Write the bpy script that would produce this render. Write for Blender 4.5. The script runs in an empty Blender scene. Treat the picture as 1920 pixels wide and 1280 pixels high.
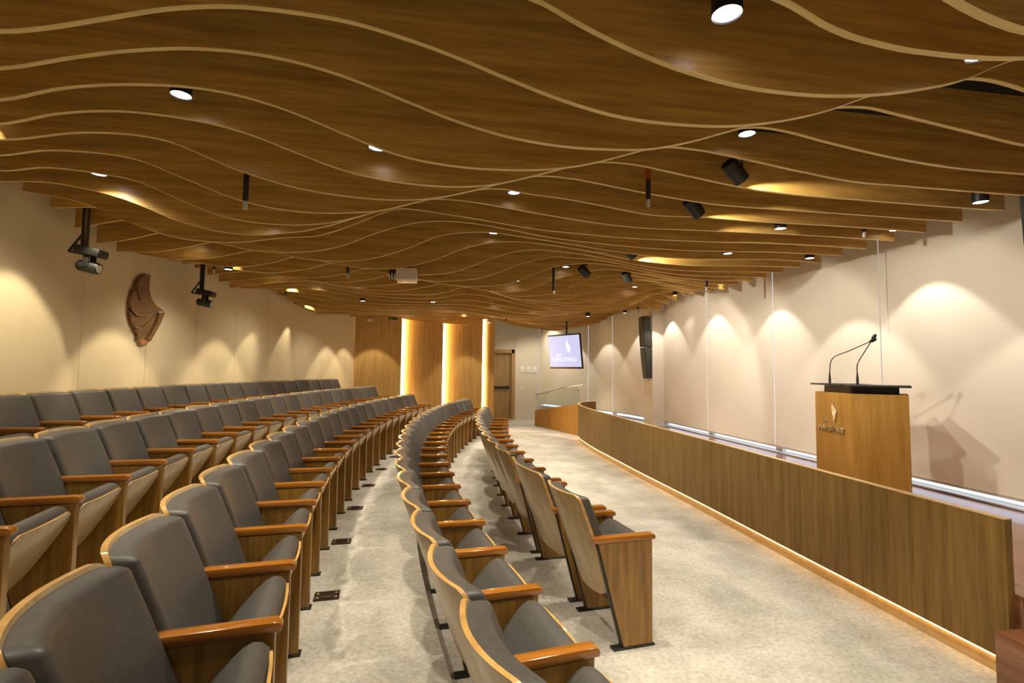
import bpy, bmesh, math, random
from mathutils import Vector, Matrix
random.seed(7)
scene = bpy.context.scene
COL = scene.collection
PI = math.pi

# ------------------------------------------------------------------ camera
cam_data = bpy.data.cameras.new('camera')
cam = bpy.data.objects.new('camera', cam_data)
COL.objects.link(cam)
cam_data.sensor_width = 36.0
cam_data.lens = 940.0 / 1920.0 * 36.0
cam_data.clip_start = 0.02
_r = Vector((0.988276, -0.152207, 0.011978))
_u = Vector((-0.020828, -0.056684, 0.998175))
_b = Vector((-0.151250, -0.986722, -0.059190))
cam.matrix_world = Matrix(((_r.x, _u.x, _b.x, 0.0), (_r.y, _u.y, _b.y, 0.0), (_r.z, _u.z, _b.z, 1.6), (0, 0, 0, 1)))
scene.camera = cam

# ------------------------------------------------------------------ world, exposure
world = bpy.data.worlds.new('daylight')
scene.world = world
world.use_nodes = True
_bg = world.node_tree.nodes['Background']
_bg.inputs['Color'].default_value = (0.80, 0.87, 1.0, 1)
_bg.inputs['Strength'].default_value = 1.2
vs = scene.view_settings
vs.view_transform = 'Standard'
vs.look = 'None'
vs.exposure = 0.25
vs.gamma = 1.0
vs.use_curve_mapping = False
scene.cycles.use_denoising = True
scene.cycles.max_bounces = 10
scene.cycles.diffuse_bounces = 6
scene.cycles.sample_clamp_indirect = 6.0

DOWN_W, WASH_W, STAGE_W, LEFT_W = 98.0, 40.0, 84.0, 88.0
WARM = (1.0, 0.89, 0.70)

# ------------------------------------------------------------------ materials
def new_mat(name):
    m = bpy.data.materials.new(name)
    m.use_nodes = True
    nt = m.node_tree
    return m, nt, nt.nodes['Principled BSDF']

def plain(name, col, rough=0.5, metal=0.0, coat=0.0, spec=0.5):
    m, nt, b = new_mat(name)
    b.inputs['Base Color'].default_value = (*col, 1)
    b.inputs['Roughness'].default_value = rough
    b.inputs['Metallic'].default_value = metal
    b.inputs['Coat Weight'].default_value = coat
    b.inputs['Specular IOR Level'].default_value = spec
    return m

def mottled(name, c1, c2, scale, rough=0.6, stretch=(1, 1, 1), detail=6.0, bump=0.0, lo=0.35, hi=0.65, coat=0.0, metal=0.0, fine=None, spec=0.5):
    m, nt, b = new_mat(name)
    N, L = nt.nodes, nt.links
    tc = N.new('ShaderNodeTexCoord')
    oi = N.new('ShaderNodeObjectInfo')
    mp = N.new('ShaderNodeMapping')
    mp.inputs['Scale'].default_value = stretch
    vm = N.new('ShaderNodeVectorMath'); vm.operation = 'SCALE'
    vm.inputs[0].default_value = (7.3, 3.1, 5.7)
    L.new(oi.outputs['Random'], vm.inputs['Scale'])
    va = N.new('ShaderNodeVectorMath'); va.operation = 'ADD'
    L.new(tc.outputs['Object'], va.inputs[0]); L.new(vm.outputs[0], va.inputs[1])
    L.new(va.outputs[0], mp.inputs['Vector'])
    nz = N.new('ShaderNodeTexNoise')
    nz.inputs['Scale'].default_value = scale
    nz.inputs['Detail'].default_value = detail
    nz.inputs['Roughness'].default_value = 0.62
    L.new(mp.outputs[0], nz.inputs['Vector'])
    cr = N.new('ShaderNodeValToRGB')
    cr.color_ramp.elements[0].position = lo
    cr.color_ramp.elements[0].color = (*c1, 1)
    cr.color_ramp.elements[1].position = hi
    cr.color_ramp.elements[1].color = (*c2, 1)
    L.new(nz.outputs['Fac'], cr.inputs['Fac'])
    out = cr.outputs['Color']
    if fine:
        n2 = N.new('ShaderNodeTexNoise')
        n2.inputs['Scale'].default_value = fine[0]
        n2.inputs['Detail'].default_value = 3.0
        L.new(mp.outputs[0], n2.inputs['Vector'])
        c2n = N.new('ShaderNodeValToRGB')
        c2n.color_ramp.elements[0].position = 0.3
        c2n.color_ramp.elements[0].color = (fine[1], fine[1], fine[1], 1)
        c2n.color_ramp.elements[1].position = 0.7
        c2n.color_ramp.elements[1].color = (fine[2], fine[2], fine[2], 1)
        L.new(n2.outputs['Fac'], c2n.inputs['Fac'])
        mx = N.new('ShaderNodeMix'); mx.data_type = 'RGBA'; mx.blend_type = 'MULTIPLY'
        mx.inputs['Factor'].default_value = 1.0
        L.new(out, mx.inputs['A']); L.new(c2n.outputs['Color'], mx.inputs['B'])
        out = mx.outputs['Result']
    L.new(out, b.inputs['Base Color'])
    b.inputs['Roughness'].default_value = rough
    b.inputs['Coat Weight'].default_value = coat
    b.inputs['Metallic'].default_value = metal
    b.inputs['Specular IOR Level'].default_value = spec
    if bump:
        bp = N.new('ShaderNodeBump')
        bp.inputs['Strength'].default_value = bump
        bp.inputs['Distance'].default_value = 0.01
        L.new(nz.outputs['Fac'], bp.inputs['Height'])
        L.new(bp.outputs[0], b.inputs['Normal'])
    return m

def glow(name, col, strength, base=0.8):
    m, nt, b = new_mat(name)
    b.inputs['Base Color'].default_value = (base, base, base, 1)
    b.inputs['Roughness'].default_value = 0.5 if base > 0.5 else 0.25
    b.inputs['Emission Color'].default_value = (*col, 1)
    b.inputs['Emission Strength'].default_value = strength
    return m

def clear_glass(name, tint=(0.93, 0.97, 0.95), fac=0.10):
    m, nt, b = new_mat(name)
    N, L = nt.nodes, nt.links
    tr = N.new('ShaderNodeBsdfTransparent'); tr.inputs['Color'].default_value = (*tint, 1)
    gl = N.new('ShaderNodeBsdfGlossy'); gl.inputs['Roughness'].default_value = 0.03
    mx = N.new('ShaderNodeMixShader')
    mx.inputs['Fac'].default_value = fac
    L.new(tr.outputs[0], mx.inputs[1]); L.new(gl.outputs[0], mx.inputs[2])
    L.new(mx.outputs[0], N['Material Output'].inputs['Surface'])
    return m

M = {}
M['slat'] = mottled('slat_wood', (0.47, 0.268, 0.060), (0.69, 0.415, 0.110), 3.0, 0.36, (0.35, 3, 5.5), 8, fine=(9, 0.78, 1.1))
M['slat_edge'] = mottled('slat_edge_plywood', (0.60, 0.44, 0.17), (0.74, 0.57, 0.25), 4.0, 0.5, (0.5, 20, 6))
M['chair_panel'] = mottled('chair_panel_wood', (0.205, 0.100, 0.014), (0.36, 0.190, 0.034), 4.0, 0.32, (9, 9, 0.7), 7, coat=0.25)
M['chair_arm'] = mottled('chair_arm_wood', (0.30, 0.098, 0.010), (0.45, 0.17, 0.021), 4.0, 0.18, (0.8, 9, 9), 6, coat=0.6)
M['chair_shell'] = mottled('chair_shell_plywood', (0.40, 0.285, 0.135), (0.54, 0.405, 0.215), 2.5, 0.34, (6, 6, 0.8), 6, coat=0.3)
M['chair_rim'] = mottled('chair_rim_wood', (0.55, 0.29, 0.07), (0.70, 0.42, 0.13), 6, 0.3, (2, 2, 12), 5, coat=0.4)
M['cushion'] = mottled('grey_upholstery', (0.072, 0.067, 0.060), (0.090, 0.084, 0.076), 40, 0.46, detail=4, bump=0.03)
M['black'] = plain('black_metal', (0.012, 0.012, 0.012), 0.42)
M['black_plastic'] = plain('black_plastic', (0.018, 0.019, 0.016), 0.5)
M['speaker'] = mottled('speaker_grille', (0.028, 0.030, 0.022), (0.060, 0.060, 0.048), 90, 0.5)
M['dark_void'] = plain('dark_plenum', (0.012, 0.011, 0.010), 0.9)
M['carpet'] = mottled('pale_carpet', (0.43, 0.405, 0.345), (0.60, 0.57, 0.50), 2.4, 0.95, detail=12, bump=0.25, lo=0.38, hi=0.62, fine=(38, 0.80, 1.12), spec=0.1)
M['beige_wall'] = mottled('beige_fabric_wall', (0.79, 0.68, 0.44), (0.83, 0.72, 0.475), 2.0, 0.85, spec=0.2)
M['white_wall'] = mottled('white_paint', (0.66, 0.60, 0.50), (0.70, 0.64, 0.54), 1.5, 0.7)
M['blind'] = mottled('roller_blind_fabric', (0.80, 0.73, 0.60), (0.84, 0.77, 0.64), 1.2, 0.72, spec=0.2)
M['blind_bar'] = plain('blind_bar', (0.55, 0.49, 0.40), 0.5)
M['white_metal'] = plain('white_metal', (0.78, 0.78, 0.76), 0.4)
M['stage_panel'] = mottled('stage_panel_wood', (0.20, 0.118, 0.030), (0.32, 0.193, 0.054), 3.0, 0.5, (7, 7, 0.35), 8, spec=0.25, fine=(11, 0.85, 1.08))
M['stage_edge'] = mottled('stage_edge_wood', (0.55, 0.36, 0.15), (0.66, 0.45, 0.21), 4, 0.45, (4, 4, 4))
M['far_panel'] = mottled('far_panel_wood', (0.46, 0.285, 0.090), (0.62, 0.405, 0.140), 3.0, 0.45, (8, 8, 0.25), 8, fine=(12, 0.86, 1.06))
M['lectern'] = mottled('lectern_wood', (0.40, 0.20, 0.036), (0.54, 0.29, 0.066), 3.0, 0.5, (6, 6, 0.5), 7, spec=0.2)
M['stage_floor'] = mottled('stage_floor_wood', (0.20, 0.075, 0.033), (0.31, 0.135, 0.065), 2.5, 0.22, (6, 0.5, 6), 7, coat=0.3)
M['door'] = mottled('door_wood', (0.27, 0.165, 0.062), (0.37, 0.24, 0.10), 3.0, 0.5, (7, 7, 0.4), 7)
M['door_frame'] = mottled('door_frame_wood', (0.33, 0.21, 0.085), (0.42, 0.28, 0.12), 3.0, 0.5, (7, 7, 0.4), 7)
M['emblem'] = mottled('emblem_wood', (0.17, 0.088, 0.034), (0.26, 0.145, 0.06), 4.0, 0.4, (1.5, 1.5, 8), 6)
M['emblem_edge'] = plain('emblem_metal_edge', (0.62, 0.50, 0.36), 0.3, 0.6)
M['copper'] = plain('copper_tip', (0.75, 0.38, 0.14), 0.3, 0.7)
M['steel'] = plain('brushed_steel', (0.62, 0.60, 0.58), 0.22, 1.0)
M['bronze'] = plain('floor_box_bronze', (0.055, 0.03, 0.018), 0.42, 0.3)
M['pale_metal'] = plain('pale_metal', (0.75, 0.66, 0.52), 0.35, 0.4)
M['projector'] = plain('projector_shell', (0.72, 0.66, 0.58), 0.4)
M['lens_glass'] = plain('lens_glass', (0.06, 0.03, 0.05), 0.08)
M['lit_disc'] = glow('lit_downlight_disc', (1.0, 0.94, 0.98), 9.0)
M['wash_disc'] = glow('lit_wash_disc', (1.0, 0.86, 0.62), 9.0)
M['led_strip'] = glow('led_strip', (1.0, 0.66, 0.30), 85.0)
M['toe_led'] = glow('toe_led_strip', (1.0, 0.60, 0.22), 7.0)
M['screen'] = glow('lavender_screen', (0.55, 0.55, 0.82), 0.92, 0.02)
M['screen_logo'] = glow('screen_white', (0.86, 0.93, 1.0), 1.0, 0.02)
M['glass'] = clear_glass('guard_glass')
M['window_glass'] = clear_glass('window_glass', (0.95, 0.97, 1.0), 0.05)
M['sign_white'] = plain('white_sign', (0.72, 0.66, 0.55), 0.5)
M['sign_green'] = plain('exit_sign_green', (0.05, 0.13, 0.035), 0.5)
M['red_tape'] = plain('red_tape', (0.45, 0.08, 0.02), 0.5)
M['clear_tip'] = plain('clear_plastic', (0.55, 0.55, 0.52), 0.15)

# ------------------------------------------------------------------ mesh helpers
def link(o, parent=None):
    COL.objects.link(o)
    if parent is not None:
        o.parent = parent
    return o

def tag(o, label=None, cat=None, group=None, kind=None):
    if label: o['label'] = label
    if cat: o['category'] = cat
    if group: o['group'] = group
    if kind: o['kind'] = kind
    return o

def empty(name, loc=(0, 0, 0), rz=0.0, label=None, cat=None, group=None):
    o = bpy.data.objects.new(name, None)
    o.empty_display_size = 0.05
    o.location = loc
    o.rotation_euler = (0, 0, rz)
    link(o)
    return tag(o, label, cat, group)

def finish(name, bm, mat, parent=None, smooth=True, angle=0.6):
    bmesh.ops.recalc_face_normals(bm, faces=bm.faces[:])
    me = bpy.data.meshes.new(name)
    bm.to_mesh(me)
    bm.free()
    if smooth:
        me.shade_smooth()
        me.set_sharp_from_angle(angle=angle)
    mats = mat if isinstance(mat, (list, tuple)) else [mat]
    for m in mats:
        me.materials.append(m)
    o = bpy.data.objects.new(name, me)
    return link(o, parent)

def add_box(bm, c, s, bevel=0.0, seg=2, rot=None):
    g = bmesh.ops.create_cube(bm, size=1.0)
    vs_ = g['verts']
    bmesh.ops.scale(bm, vec=s, verts=vs_)
    if bevel > 0:
        es = list({e for v in vs_ for e in v.link_edges})
        r = bmesh.ops.bevel(bm, geom=es, offset=bevel, segments=seg, profile=0.5, affect='EDGES')
        vs_ = list({v for f in r['faces'] for v in f.verts} | {v for v in vs_ if v.is_valid})
        seen = set(vs_)
        for v in list(vs_):
            for f in v.link_faces:
                for w in f.verts:
                    seen.add(w)
        vs_ = list(seen)
    if rot is not None:
        bmesh.ops.transform(bm, matrix=rot.to_4x4(), verts=vs_)
    bmesh.ops.translate(bm, vec=c, verts=vs_)
    return vs_

def box(name, c, s, mat, parent=None, bevel=0.0, seg=2, rot=None):
    bm = bmesh.new()
    add_box(bm, c, s, bevel, seg, rot)
    return finish(name, bm, mat, parent)

def add_prism(bm, poly, a, b, plane='xz', bevel=0.0, seg=2):
    """extrude a 2-D polygon between a and b along the remaining axis"""
    def P(p, h):
        if plane == 'xz': return (p[0], h, p[1])
        if plane == 'yz': return (h, p[0], p[1])
        return (p[0], p[1], h)
    va = [bm.verts.new(P(p, a)) for p in poly]
    vb = [bm.verts.new(P(p, b)) for p in poly]
    n = len(poly)
    fs = [bm.faces.new(va), bm.faces.new(vb[::-1])]
    for i in range(n):
        fs.append(bm.faces.new((va[i], vb[i], vb[(i + 1) % n], va[(i + 1) % n])))
    if bevel > 0:
        bmesh.ops.recalc_face_normals(bm, faces=fs)
        es = {e for f in fs for e in f.edges if len(e.link_faces) == 2 and e.calc_face_angle(0) > 0.5}
        bmesh.ops.bevel(bm, geom=list(es), offset=bevel, segments=seg, profile=0.5, affect='EDGES')

def prism(name, poly, a, b, mat, parent=None, plane='xz', bevel=0.0, seg=2):
    bm = bmesh.new()
    add_prism(bm, poly, a, b, plane, bevel, seg)
    return finish(name, bm, mat, parent)

def add_tube(bm, pts, rad, n=10, cap=True):
    pts = [Vector(p) for p in pts]
    rads = rad if isinstance(rad, (list, tuple)) else [rad] * len(pts)
    rings = []
    for i, p in enumerate(pts):
        t = (pts[min(i + 1, len(pts) - 1)] - pts[max(i - 1, 0)]).normalized()
        up = Vector((0, 0, 1)) if abs(t.z) < 0.95 else Vector((1, 0, 0))
        a = t.cross(up).normalized(); b = t.cross(a).normalized()
        rings.append([bm.verts.new(p + (a * math.cos(2 * PI * k / n) + b * math.sin(2 * PI * k / n)) * rads[i]) for k in range(n)])
    for r0, r1 in zip(rings, rings[1:]):
        for k in range(n):
            bm.faces.new((r0[k], r0[(k + 1) % n], r1[(k + 1) % n], r1[k]))
    if cap:
        bm.faces.new(rings[0][::-1]); bm.faces.new(rings[-1])

def tube(name, pts, rad, mat, parent=None, n=10):
    bm = bmesh.new()
    add_tube(bm, pts, rad, n)
    return finish(name, bm, mat, parent)

def strip_solid(bm, front, back, z0, z1):
    """vertical wall between two plan polylines of equal length; z0, z1 numbers or lists"""
    n = len(front)
    Z0 = z0 if isinstance(z0, (list, tuple)) else [z0] * n
    Z1 = z1 if isinstance(z1, (list, tuple)) else [z1] * n
    V = [[bm.verts.new((p[0], p[1], z)) for p, z in zip(pl, zz)] for pl, zz in ((front, Z0), (front, Z1), (back, Z1), (back, Z0))]
    for i in range(n - 1):
        for k in range(4):
            a, b = V[k], V[(k + 1) % 4]
            bm.faces.new((a[i], a[i + 1], b[i + 1], b[i]))
    bm.faces.new([V[k][0] for k in range(4)]); bm.faces.new([V[k][-1] for k in (3, 2, 1, 0)])

def offset_pl(pl, d):
    out = []
    for i, p in enumerate(pl):
        a = pl[max(i - 1, 0)]; b = pl[min(i + 1, len(pl) - 1)]
        t = Vector((b[0] - a[0], b[1] - a[1])).normalized()
        out.append((p[0] + t.y * d, p[1] - t.x * d))
    return out

def smooth_pl(pts, m=6):
    out = []
    n = len(pts)
    for i in range(n - 1):
        p0, p1, p2, p3 = pts[max(i - 1, 0)], pts[i], pts[i + 1], pts[min(i + 2, n - 1)]
        for k in range(m):
            t = k / m
            out.append(tuple(0.5 * (2 * b + (c - a) * t + (2 * a - 5 * b + 4 * c - d) * t * t + (3 * b - a - 3 * c + d) * t ** 3)
                             for a, b, c, d in zip(p0, p1, p2, p3)))
    out.append(tuple(pts[-1]))
    return out

def add_text(name, s, size, loc, rot, mat, parent, depth=0.002, align='CENTER'):
    cu = bpy.data.curves.new(name, 'FONT')
    cu.body = s; cu.size = size; cu.extrude = depth; cu.align_x = align
    cu.materials.append(mat)
    f = bpy.data.objects.new('text_outline', cu)
    COL.objects.link(f)
    bpy.context.view_layer.update()
    me = bpy.data.meshes.new_from_object(f.evaluated_get(bpy.context.evaluated_depsgraph_get()))
    bpy.data.objects.remove(f)
    bpy.data.curves.remove(cu)
    me.materials.clear(); me.materials.append(mat)
    o = bpy.data.objects.new(name, me)
    o.location = loc; o.rotation_euler = rot
    return link(o, parent)

def copy_tree(o, parent=None):
    c = o.copy()
    COL.objects.link(c)
    c.parent = parent
    for ch in o.children:
        copy_tree(ch, c)
    return c

ONES = 'first second third fourth fifth sixth seventh eighth ninth tenth eleventh twelfth thirteenth fourteenth fifteenth sixteenth seventeenth eighteenth nineteenth'.split()
def ordinal(n):
    if n < 20: return ONES[n - 1]
    t = {2: ('twentieth', 'twenty'), 3: ('thirtieth', 'thirty'), 4: ('fortieth', 'forty')}[n // 10]
    return t[0] if n % 10 == 0 else t[1] + '-' + ONES[n % 10 - 1]

def aim(o, target):
    d = Vector(target) - o.location
    o.rotation_euler = d.to_track_quat('-Z', 'Y').to_euler()

# ------------------------------------------------------------------ plan of the hall
XC, YC = 21.7, 5.95                      # centre of the seating arcs
R_WALL = 25.30
def arc_x(r, y): return XC - math.sqrt(r * r - (y - YC) ** 2)
XB = 4.95                                # plane of the blinds
BLIND_PL = [(XB, -3.2), (XB, 3.10), (XB, 4.93), (XB, 6.74), (XB, 8.58), (XB, 11.2), (4.88, 12.0), (4.71, 12.9), (4.40, 13.9), (3.97, 15.1), (3.46, 16.56)]
def blind_x(y):
    for a, b in zip(BLIND_PL, BLIND_PL[1:]):
        if a[1] <= y <= b[1]:
            return a[0] + (b[0] - a[0]) * (y - a[1]) / (b[1] - a[1])
    return XB
STAGE_Z = 0.45
CEIL_Z = 3.75
SLAT_TOP = 3.27
SP = 0.335
def slat_y(k): return SP * (13.17 + k)
SLATS={
-10:(-3.032,4.63,[3081,3088,3094,3098,3100,3096,3090,3080,3069,3058,3047,3037,3030,3025,3022,3023,3026,3031,3036,3042,3046,3047,3045,3040,3033,3023,3010,2995,2977,2956,2931,2905,2880,2857,2839,2825,2808,2789,2766,2739,2704,2664,2618,2574,2544,2529,2538,2558,2579,2604,2630,2658,2686,2715,2743,2769,2792,2812,2828,2840,2850,2860,2873,2885,2897,2908,2918,2927,2935,2943,2950,2956,2963,2969,2974,2980]),
-9:(-3.096,4.63,[3081,3089,3095,3101,3102,3097,3087,3071,3053,3032,3012,2993,2978,2967,2962,2962,2966,2976,2987,3001,3013,3025,3034,3040,3043,3042,3039,3032,3023,3011,2998,2982,2964,2945,2922,2899,2876,2855,2844,2838,2826,2797,2750,2720,2705,2696,2695,2696,2701,2710,2724,2749,2780,2810,2843,2870,2892,2909,2919,2926,2930,2932,2933,2935,2938,2941,2944,2948,2951,2955,2959,2963,2968,2972,2976,2980]),
-8:(-3.155,4.63,[3081,3091,3100,3107,3109,3104,3090,3066,3038,3005,2973,2943,2917,2898,2888,2887,2895,2912,2933,2958,2982,3004,3022,3036,3045,3050,3051,3048,3042,3033,3022,3009,3000,2987,2958,2910,2866,2828,2795,2767,2746,2730,2720,2716,2716,2720,2729,2742,2759,2781,2806,2836,2876,2927,2971,2999,3018,3029,3033,3029,3021,3010,2999,2990,2981,2975,2971,2968,2967,2967,2968,2969,2971,2974,2977,2980]),
-7:(-3.209,4.63,[3081,3087,3094,3101,3106,3106,3093,3060,3022,2980,2941,2906,2879,2857,2845,2846,2865,2893,2926,2959,2993,3018,3037,3048,3051,3050,3046,3037,3020,2997,2972,2943,2911,2876,2843,2811,2783,2760,2742,2732,2728,2728,2731,2738,2751,2770,2793,2821,2854,2894,2939,2978,3013,3043,3070,3092,3107,3111,3102,3084,3065,3044,3024,3007,2995,2985,2978,2974,2972,2971,2971,2971,2973,2975,2977,2980]),
-6:(-3.259,4.63,[3079,3072,3064,3056,3045,3031,3012,2987,2960,2931,2908,2889,2878,2882,2907,2941,2971,2999,3022,3041,3055,3062,3064,3060,3050,3034,3011,2984,2951,2916,2881,2846,2816,2791,2770,2755,2745,2740,2739,2743,2749,2758,2779,2807,2840,2877,2914,2951,2989,3023,3052,3076,3094,3106,3107,3093,3080,3066,3053,3039,3026,3012,2997,2984,2975,2971,2969,2968,2968,2969,2970,2971,2973,2975,2977,2980]),
-5:(-3.304,4.63,[3078,3059,3038,3016,2994,2971,2949,2928,2912,2898,2891,2900,2931,2971,2998,3018,3033,3043,3050,3051,3046,3035,3016,2990,2959,2922,2883,2846,2809,2778,2757,2743,2735,2731,2733,2737,2744,2755,2773,2796,2826,2861,2897,2933,2970,3005,3036,3065,3091,3113,3121,3114,3102,3084,3066,3051,3036,3022,3009,2997,2988,2980,2974,2969,2967,2966,2966,2967,2968,2968,2969,2970,2972,2974,2977,2980]),
-4:(-3.345,4.63,[3078,3053,3027,3001,2977,2954,2937,2924,2918,2925,2953,2991,3017,3035,3047,3052,3050,3044,3035,3021,3002,2975,2941,2904,2868,2832,2800,2777,2760,2748,2741,2738,2740,2747,2760,2781,2811,2844,2878,2913,2948,2986,3024,3059,3087,3106,3113,3112,3106,3097,3084,3070,3057,3043,3028,3015,3003,2990,2980,2972,2969,2969,2970,2970,2969,2969,2969,2968,2968,2968,2968,2968,2970,2972,2976,2980]),
-3:(-3.381,4.63,[3077,3051,3026,3003,2985,2974,2969,2971,2986,3010,3035,3052,3060,3064,3061,3050,3026,2988,2944,2901,2866,2836,2809,2788,2772,2760,2752,2747,2745,2748,2756,2770,2791,2820,2852,2887,2925,2965,3002,3037,3067,3095,3115,3124,3125,3121,3110,3095,3080,3065,3050,3035,3021,3010,3001,2994,2988,2984,2981,2980,2980,2979,2979,2978,2977,2976,2976,2975,2974,2974,2973,2974,2974,2975,2976,2976]),
-2:(-3.413,4.63,[3077,3050,3026,3007,2996,2999,3023,3048,3058,3061,3060,3055,3042,3017,2978,2936,2896,2855,2815,2784,2761,2744,2734,2729,2730,2736,2746,2757,2775,2807,2841,2875,2910,2944,2978,3013,3045,3075,3102,3120,3126,3122,3114,3102,3088,3073,3060,3047,3035,3023,3013,3003,2995,2989,2986,2984,2983,2983,2982,2981,2981,2981,2981,2982,2982,2982,2981,2981,2980,2980,2980,2980,2980,2981,2982,2982]),
-1:(-3.44,4.63,[3075,3046,3018,3009,3028,3050,3054,3051,3042,3029,3018,2997,2959,2911,2867,2824,2787,2756,2737,2726,2721,2721,2726,2736,2754,2780,2813,2852,2891,2931,2968,3003,3035,3063,3087,3105,3118,3123,3110,3096,3088,3082,3073,3061,3048,3034,3020,3006,2992,2982,2979,2980,2983,2987,2990,2989,2987,2985,2982,2981,2980,2981,2982,2984,2984,2985,2985,2985,2985,2984,2984,2983,2982,2981,2977,2974]),
0:(-3.463,4.63,[3034,3040,3049,3053,3051,3040,3022,3000,2975,2943,2904,2861,2817,2783,2756,2735,2722,2713,2712,2720,2736,2754,2777,2807,2842,2884,2929,2976,3019,3056,3086,3106,3116,3118,3116,3109,3099,3086,3072,3060,3047,3035,3024,3012,3002,2992,2983,2975,2969,2965,2963,2963,2965,2968,2971,2973,2975,2975,2976,2978,2979,2981,2982,2984,2985,2986,2986,2987,2986,2986,2985,2984,2983,2982,2981,2980]),
1:(-3.481,4.63,[3074,3060,3048,3031,3008,2975,2928,2878,2837,2801,2767,2741,2727,2720,2716,2717,2725,2739,2759,2780,2791,2799,2816,2848,2890,2939,2991,3045,3093,3117,3117,3111,3100,3089,3078,3067,3055,3042,3028,3015,3004,2994,2986,2981,2977,2972,2967,2963,2959,2957,2955,2954,2954,2955,2956,2957,2959,2961,2963,2965,2968,2971,2975,2978,2981,2982,2983,2984,2984,2984,2984,2984,2983,2981,2980,2979]),
2:(-3.495,4.63,[3038,3047,3057,3063,3060,3033,2990,2944,2904,2867,2838,2819,2804,2788,2769,2748,2732,2724,2722,2725,2733,2746,2765,2793,2829,2877,2931,2975,3015,3052,3083,3104,3116,3122,3123,3118,3111,3100,3086,3071,3057,3041,3027,3014,3004,2995,2987,2981,2975,2969,2964,2959,2955,2952,2950,2948,2948,2948,2949,2951,2954,2957,2961,2964,2968,2971,2974,2977,2979,2981,2982,2982,2982,2981,2981,2980]),
3:(-3.504,4.63,[2946,2973,3001,3027,3049,3054,3043,3024,3003,2978,2954,2931,2909,2887,2865,2843,2820,2797,2771,2751,2738,2730,2728,2731,2740,2754,2773,2803,2843,2885,2932,2984,3035,3069,3091,3108,3119,3125,3125,3115,3102,3092,3083,3073,3062,3051,3039,3028,3015,3003,2992,2982,2972,2963,2955,2949,2945,2942,2941,2941,2942,2944,2947,2951,2956,2961,2966,2972,2976,2979,2979,2979,2978,2976,2974,2972]),
4:(-3.509,4.63,[2879,2898,2916,2943,2975,3008,3031,3040,3040,3035,3027,3016,3001,2984,2964,2941,2917,2891,2864,2839,2815,2792,2772,2754,2741,2734,2733,2737,2748,2767,2793,2824,2861,2908,2959,3004,3044,3074,3094,3110,3121,3125,3122,3117,3111,3102,3092,3080,3068,3054,3038,3021,3004,2989,2977,2966,2956,2949,2943,2940,2938,2938,2940,2942,2946,2950,2955,2960,2965,2968,2972,2974,2976,2977,2978,2979]),
5:(-3.51,4.63,[2872,2876,2876,2880,2893,2914,2940,2969,3000,3027,3042,3048,3048,3044,3035,3021,3004,2984,2961,2936,2910,2884,2857,2830,2806,2784,2763,2747,2740,2741,2744,2750,2758,2772,2791,2823,2868,2915,2966,3012,3051,3083,3104,3117,3125,3124,3119,3111,3104,3095,3084,3070,3055,3039,3023,3006,2989,2976,2965,2958,2952,2947,2945,2944,2944,2946,2949,2952,2956,2960,2964,2968,2971,2974,2975,2975]),
6:(-3.506,4.63,[2935,2915,2895,2884,2880,2882,2889,2903,2922,2947,2975,3006,3031,3045,3051,3054,3053,3047,3035,3019,2998,2975,2949,2922,2893,2865,2837,2811,2788,2767,2752,2742,2736,2738,2745,2757,2770,2789,2818,2857,2900,2946,2992,3030,3060,3085,3110,3130,3124,3118,3117,3115,3108,3097,3084,3070,3054,3037,3021,3004,2989,2977,2968,2961,2957,2954,2954,2955,2957,2959,2963,2966,2969,2972,2974,2976]),
7:(-3.497,4.63,[2965,2955,2945,2935,2924,2911,2895,2884,2881,2883,2891,2906,2927,2955,2989,3027,3050,3059,3061,3060,3054,3042,3025,3005,2981,2955,2927,2899,2871,2843,2819,2796,2777,2761,2751,2746,2744,2745,2750,2760,2774,2793,2822,2866,2915,2962,3011,3053,3082,3103,3117,3126,3130,3132,3129,3123,3113,3099,3081,3063,3045,3028,3013,2998,2987,2978,2973,2970,2969,2968,2970,2972,2974,2976,2977,2978]),
8:(-3.484,4.63,[2997,2993,2987,2978,2966,2950,2932,2916,2903,2892,2885,2882,2884,2895,2911,2930,2953,2981,3016,3044,3057,3061,3059,3054,3044,3028,3008,2986,2961,2936,2911,2886,2863,2842,2823,2806,2791,2774,2757,2745,2739,2737,2743,2755,2776,2809,2854,2902,2943,2980,3015,3047,3075,3099,3117,3128,3129,3123,3115,3106,3094,3080,3066,3051,3037,3024,3012,3002,2993,2987,2984,2982,2980,2979,2979,2980]),
9:(-3.467,4.63,[3026,3030,3032,3028,3020,3007,2992,2975,2958,2941,2926,2912,2901,2893,2890,2890,2895,2905,2922,2944,2970,3005,3037,3054,3060,3058,3052,3043,3030,3013,2995,2976,2955,2935,2913,2892,2869,2847,2827,2807,2788,2768,2747,2735,2734,2740,2751,2765,2784,2813,2854,2900,2948,2996,3035,3065,3090,3110,3122,3123,3118,3114,3107,3097,3084,3070,3057,3045,3033,3022,3011,3000,2989,2977,2965,2952]),
10:(-3.445,4.63,[3032,3052,3066,3070,3065,3057,3047,3034,3019,3002,2984,2966,2948,2932,2918,2905,2897,2893,2893,2898,2910,2927,2946,2968,2998,3028,3044,3049,3050,3049,3044,3036,3026,3012,2996,2977,2955,2930,2903,2874,2843,2809,2779,2756,2742,2735,2732,2732,2736,2743,2751,2762,2787,2823,2859,2895,2936,2986,3032,3066,3092,3109,3118,3117,3108,3100,3092,3085,3076,3065,3052,3038,3025,3012,3000,2988]),
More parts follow.
